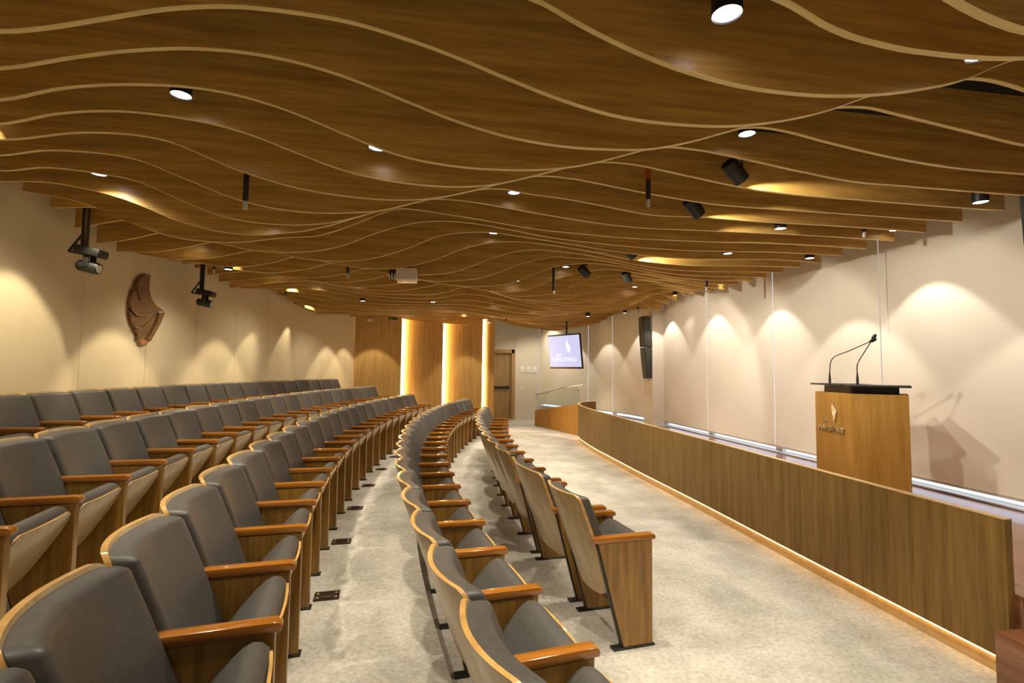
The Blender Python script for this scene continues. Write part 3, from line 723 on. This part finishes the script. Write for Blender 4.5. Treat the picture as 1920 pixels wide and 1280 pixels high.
    for sgn in (-1, 1):
        add_tube(bm, [(-.215, sgn * (sw * .78), .34), (-.215, sgn * (w - .015), .34)], 0.028, 12)
    finish('hinge', bm, M['black'], t)
    return t

chairs = {}
def place_chair(kind, r, y, z, label, group):
    width, both = kind
    if kind in chairs:
        o = copy_tree(chairs[kind])
    else:
        o = chairs[kind] = make_chair(width, both)
    ph = math.asin((y - YC) / r)
    o.location = (XC - r * math.cos(ph), YC + r * math.sin(ph), z)
    o.rotation_euler = (0, 0, -ph)
    return tag(o, label, 'chair', group)

RA = 20.61
GA = 'grey chairs of the front row'
LAB = 'grey flip-seat auditorium chair, %s from the camera in the %s'
place_chair((0.49, True), RA, 3.155, 0, LAB % ('first', 'front row facing the stage'), GA)
place_chair((0.79, True), RA, 3.925, 0, 'extra-wide grey auditorium chair, second from the camera in the front row', GA)
def block(r, y0, n, z, row, group, start=1):
    s = r * math.asin((y0 - YC) / r)
    for i in range(n):
        yc = YC + r * math.sin((s + (i + .5) * PITCH) / r)
        place_chair((PITCH, i == n - 1), r, yc, z, LAB % (ordinal(i + start), row), group)
block(RA, 4.47, 11, 0, 'front row facing the stage', GA, 3)
block(21.53, 1.26, 23, 0, 'second row from the stage', 'grey chairs of the second row')
block(22.565, 0.74, 22, .16, 'third row from the stage', 'grey chairs of the third row')
block(23.62, 1.29, 22, .32, 'fourth row from the stage', 'grey chairs of the fourth row')
block(24.72, 3.37, 19, .48, 'back row along the beige wall', 'grey chairs of the back row')

# floor boxes on the third-row tier
fb = empty('floor_box', (0, 0, 0))
bm = bmesh.new()
for c, s in (((0, .055, 0), (.15, .012, .008)), ((0, -.055, 0), (.15, .012, .008)), ((-.07, 0, 0), (.012, .11, .008)), ((.07, 0, 0), (.012, .11, .008)), ((.052, 0, 0), (.030, .11, .006)), ((-.052, 0, 0), (.030, .11, .006))):
    add_box(bm, c, s)
finish('frame', bm, M['bronze'], fb)
bm = bmesh.new()
add_box(bm, (0, .022, 0), (.075, .030, .006), rot=None); add_box(bm, (0, -.024, 0), (.075, .022, .006))
finish('lid', bm, M['bronze'], fb)
bm = bmesh.new()
for sx in (-1, 1):
    for sy in (-1, 1):
        add_tube(bm, [(sx * .056, sy * .03, .002), (sx * .056, sy * .03, .006)], .008, 10)
finish('screw', bm, M['pale_metal'], fb)
for i in range(8):
    o = fb if i == 0 else copy_tree(fb)
    y = 3.41 + 1.035 * i
    r = 22.49
    ph = math.asin((y - YC) / r)
    o.location = (XC - r * math.cos(ph), y, 0.164)
    o.rotation_euler = (0, 0, -ph)
    tag(o, 'small bronze floor box in the carpet before the third row, %s from the camera' % ordinal(i + 1), 'floor box', 'bronze floor boxes before the third row')

# ------------------------------------------------------------------ stage
STG = smooth_pl([(3.03, 2.30), (3.035, 3.0), (3.05, 4.0), (3.085, 5.5), (3.10, 7.3), (3.13, 8.6), (3.17, 9.85), (3.27, 11.0), (3.42, 11.75), (3.62, 12.25), (3.85, 12.52), (4.15, 12.68)], 6)
bm = bmesh.new()
strip_solid(bm, STG, offset_pl(STG, 0.045), 0.100, 0.836)
sw_ = finish('wall_stage', bm, M['stage_panel']); tag(sw_, kind='structure')
bm = bmesh.new()
strip_solid(bm, offset_pl(STG, -0.002), offset_pl(STG, 0.047), 0.836, 0.842)
finish('top_edge', bm, M['stage_edge'], sw_)
bm = bmesh.new()
strip_solid(bm, offset_pl(STG, 0.022), offset_pl(STG, 0.045), 0.0, 0.105)
finish('plinth', bm, M['stage_edge'], sw_)
bm = bmesh.new()
strip_solid(bm, offset_pl(STG, 0.004), offset_pl(STG, 0.016), 0.090, 0.099)
finish('toe_led_strip', bm, M['toe_led'], sw_)

bm = bmesh.new()
poly = [p for p in offset_pl(STG, 0.046)] + [(XB + 0.12, 12.6), (XB + 0.12, 2.26), (3.07, 2.26)]
va = [bm.verts.new((p[0], p[1], STAGE_Z)) for p in poly]
vb = [bm.verts.new((p[0], p[1], STAGE_Z - 0.03)) for p in poly]
bm.faces.new(va); bm.faces.new(vb[::-1])
for i in range(len(poly)):
    bm.faces.new((va[i], va[(i + 1) % len(poly)], vb[(i + 1) % len(poly)], vb[i]))
tag(finish('floor_stage', bm, M['stage_floor']), kind='structure')
tag(box('floor_riser', (4.05, 2.285, .21), (1.96, .05, .42), M['stage_floor']), kind='structure')
st = empty('stage_steps', (3.9, 2.1, 0), 0, 'two brown wooden steps up to the stage beside the low panel end', 'steps')
box('step', (0.02, 0.0, .15), (2.1, .30, .30), M['stage_floor'], st, .004)
box('step', (0.02, -.30, .075), (2.1, .30, .15), M['stage_floor'], st, .004)

# floor grille strip on the stage by the windows
gr = empty('floor_grille', (4.70, 7.97, STAGE_Z), 0, 'dark narrow floor grille on the stage beside the window sill', 'floor grille')
box('frame', (0, 0, .004), (.05, 1.04, .008), M['stage_floor'], gr)
box('slot', (0, 0, .007), (.028, 1.0, .006), M['black'], gr)

# lectern
A, B, Cc, D_, E_ = (3.95, 4.74), (3.79, 4.11), (4.12, 3.84), (4.46, 4.17), (4.36, 4.68)
def rnd(p, a, b, r):
    P = Vector(p); u = (Vector(a) - P).normalized(); v = (Vector(b) - P).normalized()
    out = []
    for i in range(7):
        t = i / 6
        q = (P + u * r) * (1 - t) ** 2 + P * 2 * t * (1 - t) + (P + v * r) * t * t
        out.append(tuple(q))
    return out
lec = empty('lectern', (4.13, 4.25, STAGE_Z), 0, 'wooden lectern with silver leaf emblem and two gooseneck microphones on the stage', 'lectern')
def rel(pl): return [(p[0] - 4.13, p[1] - 4.25) for p in pl]
body = rel([A] + rnd(B, A, Cc, .10) + [Cc, D_, E_])
bm = bmesh.new()
add_prism(bm, body, 0.0, 0.98, 'xy', 0.003, 1)
finish('body', bm, M['lectern'], lec)
cen = Vector((0.0, 0.05))
inset = [tuple(cen + (Vector(p) - cen) * 0.80) for p in body]
prism('desk_box', inset, 0.98, 1.045, M['black_plastic'], lec, 'xy')
def quad_board(pts, z0, z1):
    bm = bmesh.new(); add_prism(bm, pts, z0, z1, 'xy', 0.002, 1); return bm
tops = rel([(3.93, 4.78), (3.80, 4.23), (4.10, 4.19), (4.38, 4.70)])
b1 = finish('reading_board', quad_board(tops, 1.050, 1.066), M['black_plastic'], lec)
tops = rel([(3.80, 4.21), (3.765, 4.09), (4.125, 3.815), (4.48, 4.16), (4.14, 4.36)])
b2 = finish('reading_board', quad_board(tops, 1.044, 1.062), M['black_plastic'], lec)
# microphones on the lectern: two goosenecks
def gooseneck(base, mid, bend, tip):
    m = empty('gooseneck_microphone', base)
    b = Vector(base)
    tube('base', [(0, 0, 0), (0, 0, .05), (0, 0, .11)], [.011, .011, .006], M['black'], m, 10)
    pts = smooth_pl([(0, 0, .10), tuple(Vector(mid) - b), tuple(Vector(bend) - b), tuple(Vector(tip) - b)], 8)
    tube('neck', pts, .0045, M['black'], m, 8)
    T = Vector(tip) - b; dr = (T - (Vector(bend) - b)).normalized()
    tube('capsule', [T - dr * .01, T, T + dr * .02, T + dr * .045, T + dr * .055], [.006, .013, .017, .014, .006], M['black'], m, 12)
    return m
tag(gooseneck((3.92, 4.50, 1.515), (3.913, 4.45, 1.764), (3.968, 4.285, 1.842), (4.026, 4.12, 1.918)), 'slim black gooseneck microphone on the far side of the lectern top', 'microphone', 'gooseneck microphones on the lectern')
tag(gooseneck((3.905, 4.15, 1.511), (3.902, 4.14, 1.707), (3.946, 4.10, 1.826), (3.98, 4.05, 1.933)), 'slim black gooseneck microphone on the near side of the lectern top', 'microphone', 'gooseneck microphones on the lectern')
# emblem and lettering on the front face (face runs from A to B)
fa = Vector((A[0], A[1], 0)); fbv = Vector((B[0], B[1], 0))
fdir = (fbv - fa).normalized(); fn = Vector((fdir.y, -fdir.x, 0))
if fn.x > 0: fn = -fn
frot = Matrix((fdir, Vector((0, 0, 1)), -fn if fdir.cross(Vector((0, 0, 1))).dot(fn) < 0 else fn)).transposed().to_4x4()
forg = fa + fn * 0.002 - Vector((4.13, 4.25, 0))
def on_face(o, s, z):
    o.matrix_local = Matrix.Translation(forg + fdir * s + Vector((0, 0, z))) @ frot
def leaf_bm(sc):
    bm = bmesh.new()
    add_prism(bm, [(x * sc, y * sc) for x, y in [(0, 1), (-.16, .66), (-.10, .30), (0.02, 0.0), (.14, -.32), (.30, .05), (.42, .46), (.22, .62), (.08, .72)]], 0, .012, 'xy', 0.002, 1)
    return bm
lf = finish('leaf_emblem', leaf_bm(.150), M['steel'], lec); on_face(lf, .365, .74)
tx = add_text('lettering', 'DEL', .055, (0, 0, 0), (0, 0, 0), M['steel'], lec, .004); on_face(tx, .215, .685)
tx = add_text('lettering', 'HANSPRINT', .088, (0, 0, 0), (0, 0, 0), M['steel'], lec, .006); on_face(tx, .315, .590)

# ramp with glass guard at the far end
RP = [(3.60, 12.30), (3.40, 13.1), (3.16, 13.95), (2.97, 14.72)]
RZ = [.80, .69, .565, .455]
bm = bmesh.new()
strip_solid(bm, RP, offset_pl(RP, 0.05), 0.0, RZ)
tag(finish('wall_ramp', bm, M['lectern']), kind='structure')
bm = bmesh.new()
strip_solid(bm, offset_pl(RP, 0.055), offset_pl(RP, 0.85), 0.0, [.42, .30, .18, .06])
tag(finish('floor_ramp', bm, M['carpet']), kind='structure')
gd = empty('glass_guard', (3.3, 13.5, 0), 0, 'clear glass guard with slim metal handrail along the far ramp', 'railing')
def rl(pl): return [(p[0] - 3.3, p[1] - 13.5) for p in pl]
GP = rl(offset_pl(RP, 0.02)); GP2 = rl(offset_pl(RP, 0.032))
bm = bmesh.new()
strip_solid(bm, GP, GP2, RZ, [1.20, 1.12, 1.02, .95])
finish('glass_pane', bm, M['glass'], gd)
tube('handrail', [(0.44, -1.1, 1.27), (0.10, -.4, 1.17), (-.14, .45, 1.03), (-.30, 1.25, .91)], .016, M['steel'], gd, 10)
bm = bmesh.new()
for p, z in zip(GP, (1.22, 1.13, 1.02, .93)):
    add_tube(bm, [(p[0], p[1], z - .06), (p[0] + .01, p[1], z)], .008, 8)
finish('bracket', bm, M['steel'], gd)

# ------------------------------------------------------------------ far timber panels with LED coves
XS = [-2.185, -0.93, 0.21, 1.32, 1.67]
for i in range(4):
    x0, x1 = XS[i], XS[i + 1] + (0.0 if i == 3 else .01)
    front = []
    for q in range(13):
        t = q / 12
        yq = 14.33 - .22 * math.sin(PI / 2 * min(t * 1.15, 1.0)) if i else 14.18 - .02 * t
        if i == 0: yq = 14.20 - .09 * t
        front.append((x0 + (x1 - x0) * t, yq + .02))
    t_ = empty('timber_panel', ((x0 + x1) / 2, 14.3, 0), 0, ['flat timber wall panel in the corner beside the beige wall', 'curved timber panel with light strip, second from the beige wall', 'curved timber panel with light strip, third from the beige wall', 'narrow timber panel with light strip beside the door'][i], 'wall panel', 'timber panels on the far wall')
    fr = [(p[0] - (x0 + x1) / 2, p[1] - 14.3) for p in front]
    bk = [(p[0], p[1] + .03) for p in fr]
    bm = bmesh.new()
    strip_solid(bm, fr, bk, 0.0, 3.3)
    finish('board', bm, M['far_panel'], t_)
    if i == 3:
        box('side_return', (x1 - (x0 + x1) / 2 - .012, -.025, 1.65), (.024, .26, 3.3), M['far_panel'], t_)
    if i:
        box('led_strip', (x0 + .022 - (x0 + x1) / 2, -.03, 1.75), (.018, .018, 3.0), M['led_strip'], t_)
tag(box('wall_far_backing', (-.43, 14.46, CEIL_Z / 2), (4.1, .1, CEIL_Z), M['white_wall']), kind='structure')
sg = empty('wall_sign', (-1.79, 14.18, 2.96), 0, 'small pale plate high on the corner timber panel', 'sign')
box('plate', (0, 0, 0), (.15, .03, .075), M['sign_white'], sg, .004)
sg = empty('exit_sign', (-1.15, 14.137, 3.01), 0, 'dark green exit sign high on the timber panel under the slats', 'sign')
box('plate', (0, 0, 0), (.24, .02, .075), M['sign_green'], sg, .003)
box('pictogram', (-.06, -.012, 0), (.04, .004, .04), M['sign_white'], sg)
cm = empty('security_camera', (1.50, 14.11, 3.02), 0, 'white dome security camera at the top of the narrow timber panel', 'camera')
bm = bmesh.new(); bmesh.ops.create_uvsphere(bm, u_segments=20, v_segments=12, radius=.07); finish('dome', bm, M['white_metal'], cm)
tube('lens', [(.01, -.055, -.01), (.012, -.078, -.012)], .026, M['black'], cm, 14)

# door
dr = tag(empty('door_1', (2.12, 16.56, 0)), kind='structure')
box('door_leaf', (-.045, .06, 1.10), (.93, .045, 2.20), M['door'], dr)
bm = bmesh.new()
add_box(bm, (.47, .02, 1.16), (.12, .14, 2.32)); add_box(bm, (-.50, .02, 1.16), (.08, .14, 2.32)); add_box(bm, (0, .02, 2.26), (1.0, .14, .12))
finish('door_frame', bm, M['door_frame'], dr)
bm = bmesh.new()
add_box(bm, (-.02, .0, 1.06), (.72, .035, .07), .006); add_box(bm, (-.33, .02, 1.06), (.07, .06, .11), .006); add_box(bm, (.30, .02, 1.06), (.07, .06, .11), .006)
finish('panic_bar', bm, M['black'], dr)
for i, x in enumerate((2.88, 3.10, 3.31)):
    t_ = empty('switch_plate', (x, 16.55, 1.66), 0, 'flat pale switch plate right of the door, %s from the door frame' % ordinal(i + 1), 'switch', 'switch plates beside the door')
    box('plate', (0, 0, 0), (.15, .012, .21), M['white_metal'], t_, .004)
    box('button', (0.01, -.008, -.03), (.05, .008, .06), M['white_wall'], t_)
t_ = empty('wall_socket', (2.88, 16.55, 1.03), 0, 'small pale socket plate low on the white wall near the door', 'socket')
box('plate', (0, 0, 0), (.08, .012, .12), M['white_metal'], t_, .003)
box('socket_face', (0, -.008, 0), (.045, .006, .05), M['white_wall'], t_)

# ------------------------------------------------------------------ hanging screen
L_, R_ = Vector((2.93, 12.78, 0)), Vector((3.48, 11.72, 0))
ctr = (L_ + R_) / 2
du = (R_ - L_).normalized(); wid = (R_ - L_).length
ang = math.atan2(du.y, du.x)
tv = empty('hanging_screen', (ctr.x, ctr.y, 2.11), ang, 'black framed display hanging from the ceiling showing a lavender slide', 'screen')
tilt = Matrix.Rotation(math.radians(6), 3, 'X')
def tvb(name, c, s, mat, bev=0.0):
    o = box(name, c, s, mat, tv, bev); o.rotation_euler = (math.radians(7), 0, 0); return o
tvb('casing', (0, .03, 0), (wid, .05, .87), M['black'], .006)
tvb('display', (0, .003, 0.005), (wid - .035, .006, .79), M['screen'])
def tvt(s, size, x, z):
    o = add_text('slide_text', s, size, (0, 0, 0), (0, 0, 0), M['screen_logo'], tv, .0005)
    o.matrix_local = Matrix.Rotation(math.radians(7), 4, 'X') @ Matrix.Translation((x, -.002, z)) @ Matrix.Rotation(PI / 2, 4, 'X') @ Matrix.Diagonal((.72, 1, 1, 1))
tvt('GRUPO', .10, -.20, -.12)
tvt('VICENTES DE PAULO', .135, -.02, -.245)
bm = bmesh.new()
add_prism(bm, [(x * .22 + .17, y * .22 + .08) for x, y in [(-.1, 1), (-.34, .55), (-.36, .1), (-.16, -.35), (.10, -.55), (.30, -.1), (.34, .3), (.10, .35), (-.02, .6)]], -.003, -.001, 'xz')
o = finish('slide_leaf', bm, M['screen_logo'], tv); o.rotation_euler = (math.radians(7), 0, 0)
tube('ceiling_pole', [(0, .08, .2), (0, .08, CEIL_Z - 2.11)], .022, M['black'], tv, 10)
box('mount', (0, .07, 0.1), (.25, .05, .3), M['black'], tv)

# ------------------------------------------------------------------ loudspeakers
def line_array(loc, label, arm=0.0):
    t = empty('column_loudspeaker', loc, 0, label, 'loudspeaker', 'column loudspeakers on the window side')
    def cv(u, v): return ((u - 230) * .00137, -(v - 630) * .00137)
    up = [cv(*p) for p in [(228, 135), (226, 220), (230, 330), (236, 450), (242, 560), (247, 622), (385, 622), (372, 520), (355, 400), (342, 260), (330, 135)]]
    lo = [cv(*p) for p in [(249, 636), (262, 780), (276, 920), (300, 1130), (418, 1118), (408, 940), (396, 780), (386, 636)]]
    prism('upper_box', up, -.12, .12, M['speaker'], t, 'xz', .006, 2)
    prism('lower_box', lo, -.12, .12, M['speaker'], t, 'xz', .006, 2)
    g = [(x - .012, z) for x, z in up[:6]]
    prism('grille', g + [(x + .004, z) for x, z in up[5::-1]][:6], -.105, .105, M['black_plastic'], t, 'xz')
    g = [(x - .012, z) for x, z in lo[:4]]
    prism('grille', g + [(x + .004, z) for x, z in lo[3::-1]], -.105, .105, M['black_plastic'], t, 'xz')
    bm = bmesh.new()
    add_box(bm, (.20, 0, .01), (.07, .10, .17), .006); add_box(bm, (.23, 0, 0), (.05, .14, .10), .006)
    if arm:
        add_box(bm, (.23 + arm / 2, 0, 0), (arm, .06, .06), .004)
    finish('wall_bracket', bm, M['speaker'], t)
    return t
line_array((4.50, 10.50, 2.16), 'grey column loudspeaker bracketed to the pale column beyond the lectern')
line_array((4.45, 3.05, 2.44), 'dark column loudspeaker high before the blinds, nearest the camera', .265)

# ------------------------------------------------------------------ stage light fixtures by the beige wall
def moving_head(loc, top, label):
    t = empty('moving_head_light', loc, 0, label, 'stage light', 'stage lights hung by the beige wall')
    tube('pole', [(0, 0, .02), (0, 0, top - loc[2])], .030, M['black'], t, 12)
    bm = bmesh.new()
    add_tube(bm, [(-.02, 0, .14), (-.13, 0, -.03)], .011, 8); add_tube(bm, [(-.13, 0, -.03), (-.02, 0, -.05)], .011, 8)
    finish('clamp', bm, M['black'], t)
    bm = bmesh.new()
    rot = Matrix.Rotation(math.radians(12), 3, 'Y')
    add_box(bm, (.06, 0, -.03), (.22, .16, .075), .015, 2, rot)
    finish('base', bm, M['black_plastic'], t)
    for sy in (-.05, .05):
        box('yoke_arm', (.05, sy, -.12), (.05, .02, .12), M['black_plastic'], t, .006)
    bm = bmesh.new()
    add_tube(bm, [(-.05, 0, -.155), (-.03, 0, -.158), (.10, 0, -.182), (.135, 0, -.19)], [.035, .05, .056, .050], 16)
    finish('head', bm, M['black_plastic'], t)
    tube('lens', [(.133, 0, -.19), (.138, 0, -.191)], .038, M['clear_tip'], t, 14)
    return t
moving_head((-3.27, 5.20, 2.70), CEIL_Z, 'black moving stage light on a pole by the beige wall, nearer than the emblem')
moving_head((-3.27, 7.60, 2.68), CEIL_Z, 'black moving stage light on a pole by the beige wall, beyond the emblem')

# ------------------------------------------------------------------ wall emblem
EMB = [
 [(300,100),(360,100),(348,200),(348,300),(362,390),(400,480),(460,560),(530,605),(615,637),(480,640),(370,630),(300,610),(240,560),(205,500),(190,440),(165,370),(170,310),(195,225),(240,160)],
 [(130,400),(180,400),(200,520),(260,590),(340,632),(600,650),(500,672),(440,702),(330,770),(230,785),(170,765),(115,700),(95,650),(100,560)],
 [(100,730),(160,778),(230,802),(330,785),(440,718),(530,685),(470,745),(420,830),(330,930),(260,980),(180,970),(150,930),(120,830)],
 [(185,1010),(270,1000),(350,940),(430,840),(480,750),(545,692),(518,800),(468,930),(415,1040),(345,1130),(290,1178),(245,1165),(250,1100),(225,1050)],
 [(560,690),(660,665),(600,850),(500,1060),(440,1180),(372,1158),(424,1080),(474,990),(533,850)],
 [(372,1160),(440,1190),(400,1222),(330,1245),(280,1215)]]
em = empty('wall_emblem', (0, 0, 0), 0, 'large brown wooden leaf-shaped emblem mounted on the beige wall', 'emblem')
ph0 = 0.88 / 25.3
em.location = (XC - (R_WALL - .004) * math.cos(ph0), YC + R_WALL * math.sin(ph0), 2.3)
em.rotation_euler = (0, 0, -ph0)
for i, pg in enumerate(EMB):
    pts = [(.40 + .00127 * x - .88, 2.816 - .000757 * y - 2.3) for x, y in pg]
    hgt = [.06, .045, .035, .03, .045, .03][i]
    bm = bmesh.new()
    add_prism(bm, pts, 0.0, hgt, 'yz')
    finish('emblem_piece', bm, M['copper'] if i == 5 else M['emblem'], em, smooth=False)
for a, b in (((240, 565), (600, 645)), ((130, 730), (440, 705))):
    pass
ln = [[(225,540),(280,595),(340,622),(420,634),(520,640),(640,652)], [(110,715),(170,772),(240,792),(330,780),(400,742),(470,700)], [(170,975),(230,990),(270,985)]]
for q in ln:
    pts = [(.05, .40 + .00127 * x - .88, 2.816 - .000757 * y - 2.3) for x, y in q]
    tube('metal_edge', smooth_pl(pts, 3), .007, M['emblem_edge'], em, 6)

# ------------------------------------------------------------------ projector
pj = empty('projector', (-.345, 5.93, 2.70), 0, 'pale box projector hanging under the wavy ceiling slats', 'projector')
box('casing', (0, 0, 0), (.235, .28, .135), M['projector'], pj, .012)
tube('lens', [(-.115, -.03, .0), (-.19, -.03, .0)], [.05, .055], M['lens_glass'], pj, 18)
bm = bmesh.new()
for x in (-.125, -.16, -.19):
    add_tube(bm, [(x, -.03, 0), (x - .008, -.03, 0)], .058, 18)
finish('lens_ring', bm, M['steel'], pj)
box('mount_plate', (-.02, 0, .10), (.14, .12, .06), M['black'], pj)
tube('hanger_pole', [(-.02, 0, .12), (-.02, 0, CEIL_Z - 2.70)], .02, M['black'], pj, 10)

# ------------------------------------------------------------------ hanging microphones
MIC = [(-1.29, 3.57, 2.67, .31), (1.59, 3.57, 2.87, .28), (4.11, 4.24, 2.94, .08), (-1.01, 5.92, 2.64, .2), (-2.98, 7.26, 2.87, .16), (-2.81, 9.94, 2.92, .12), (-1.13, 10.27, 2.89, .14), (1.65, 6.92, 2.70, .24), (1.85, 10.38, 2.77, .12), (4.0, 6.92, 2.84, .12), (4.33, 10.27, 2.91, .12), (1.79, 12.73, 2.82, .1)]
MLAB = ['nearest the beige wall, close to the camera', 'with a red band, close to the camera', 'over the near stage floor', 'near the projector', 'beside the far stage light', 'by the far end of the beige wall', 'over the far end of the third row', 'over the front row', 'over the far end of the front row', 'over the stage beyond the lectern', 'beside the column loudspeaker', 'in front of the door bay']
for i, (x, y, z, h) in enumerate(MIC):
    t = empty('hanging_microphone', (x, y, z), 0, 'black hanging microphone under the slats, ' + MLAB[i], 'microphone', 'black microphones hung from the ceiling')
    r = .019
    tube('body', [(0, 0, .055), (0, 0, .065), (0, 0, h + .25)], [r * .8, r, r], M['black'], t, 12)
    tube('cable', [(0, 0, h + .25), (0, 0, CEIL_Z - z)], .005, M['black'], t, 6)
    tube('clear_tip', [(0, 0, 0), (0, 0, .012), (0, 0, .055)], [r * .6, r * .85, r * .7], M['clear_tip'], t, 10)
    if i == 1:
        tube('red_band', [(0, 0, h - .07), (0, 0, h + .02)], r + .0015, M['red_tape'], t, 12)

# ------------------------------------------------------------------ track spotlights aimed at the stage
beam = bpy.data.lights.new('stage_beam', 'SPOT')
beam.energy = STAGE_W; beam.color = (1.0, 0.92, 0.80); beam.spot_size = math.radians(80); beam.spot_blend = 0.25; beam.shadow_soft_size = 0.025
TS = [(2.10, 3.24, 3.05, (4.7, 4.0, 1.35)), (2.15, 3.91, 3.01, (4.7, 4.9, 1.35)), (2.25, 5.58, 3.03, (4.7, 6.4, 1.35)), (2.10, 6.92, 3.05, (4.7, 7.9, 1.35)), (2.88, 7.26, 3.06, (4.8, 8.8, 1.35))]
TLAB = ['nearest the camera', 'second from the camera', 'third from the camera', 'fourth from the camera', 'smallest and farthest of them']
for i, (x, y, z, tg) in enumerate(TS):
    t = empty('track_spotlight', (x, y, z), 0, 'black cylindrical spotlight tilted towards the stage, ' + TLAB[i], 'spotlight', 'black spotlights tilted towards the stage')
    d = (Vector(tg) - Vector((x, y, z))).normalized()
    hd = Vector((d.x, d.y, 0)).normalized()
    ax = (hd * .80 - Vector((0, 0, .60))).normalized()
    c0 = Vector((0, 0, 0)) - ax * .085; c1 = ax * .085
    bm = bmesh.new()
    add_tube(bm, [c0, c0 + ax * .012, c1], [.052, .058, .058], 24, cap=False)
    add_tube(bm, [c0 - ax * .001, c0], .052, 24)
    add_tube(bm, [c1, c1 - ax * .001, c1 - ax * .03], [.058, .052, .050], 24, cap=False)
    finish('housing', bm, M['black_plastic'], t)
    tube('lit_disc', [c1 - ax * .035, c1 - ax * .03], .051, M['wash_disc'], t, 20)
    tube('stem', [(0, 0, .05), (0, 0, CEIL_Z - z)], .014, M['black'], t, 8)
    bm = bmesh.new()
    sd = ax.cross(Vector((0, 0, 1))).normalized()
    for s in (-1, 1):
        add_tube(bm, [sd * .062 * s, sd * .062 * s + Vector((0, 0, .085)), Vector((0, 0, .09))], .008, 8)
    finish('yoke', bm, M['black'], t)
    lo = bpy.data.objects.new('stage_beam', beam)
    lo.location = c1 - ax * .02
    link(lo, t)
    lo.rotation_euler = d.to_track_quat('-Z', 'Y').to_euler()
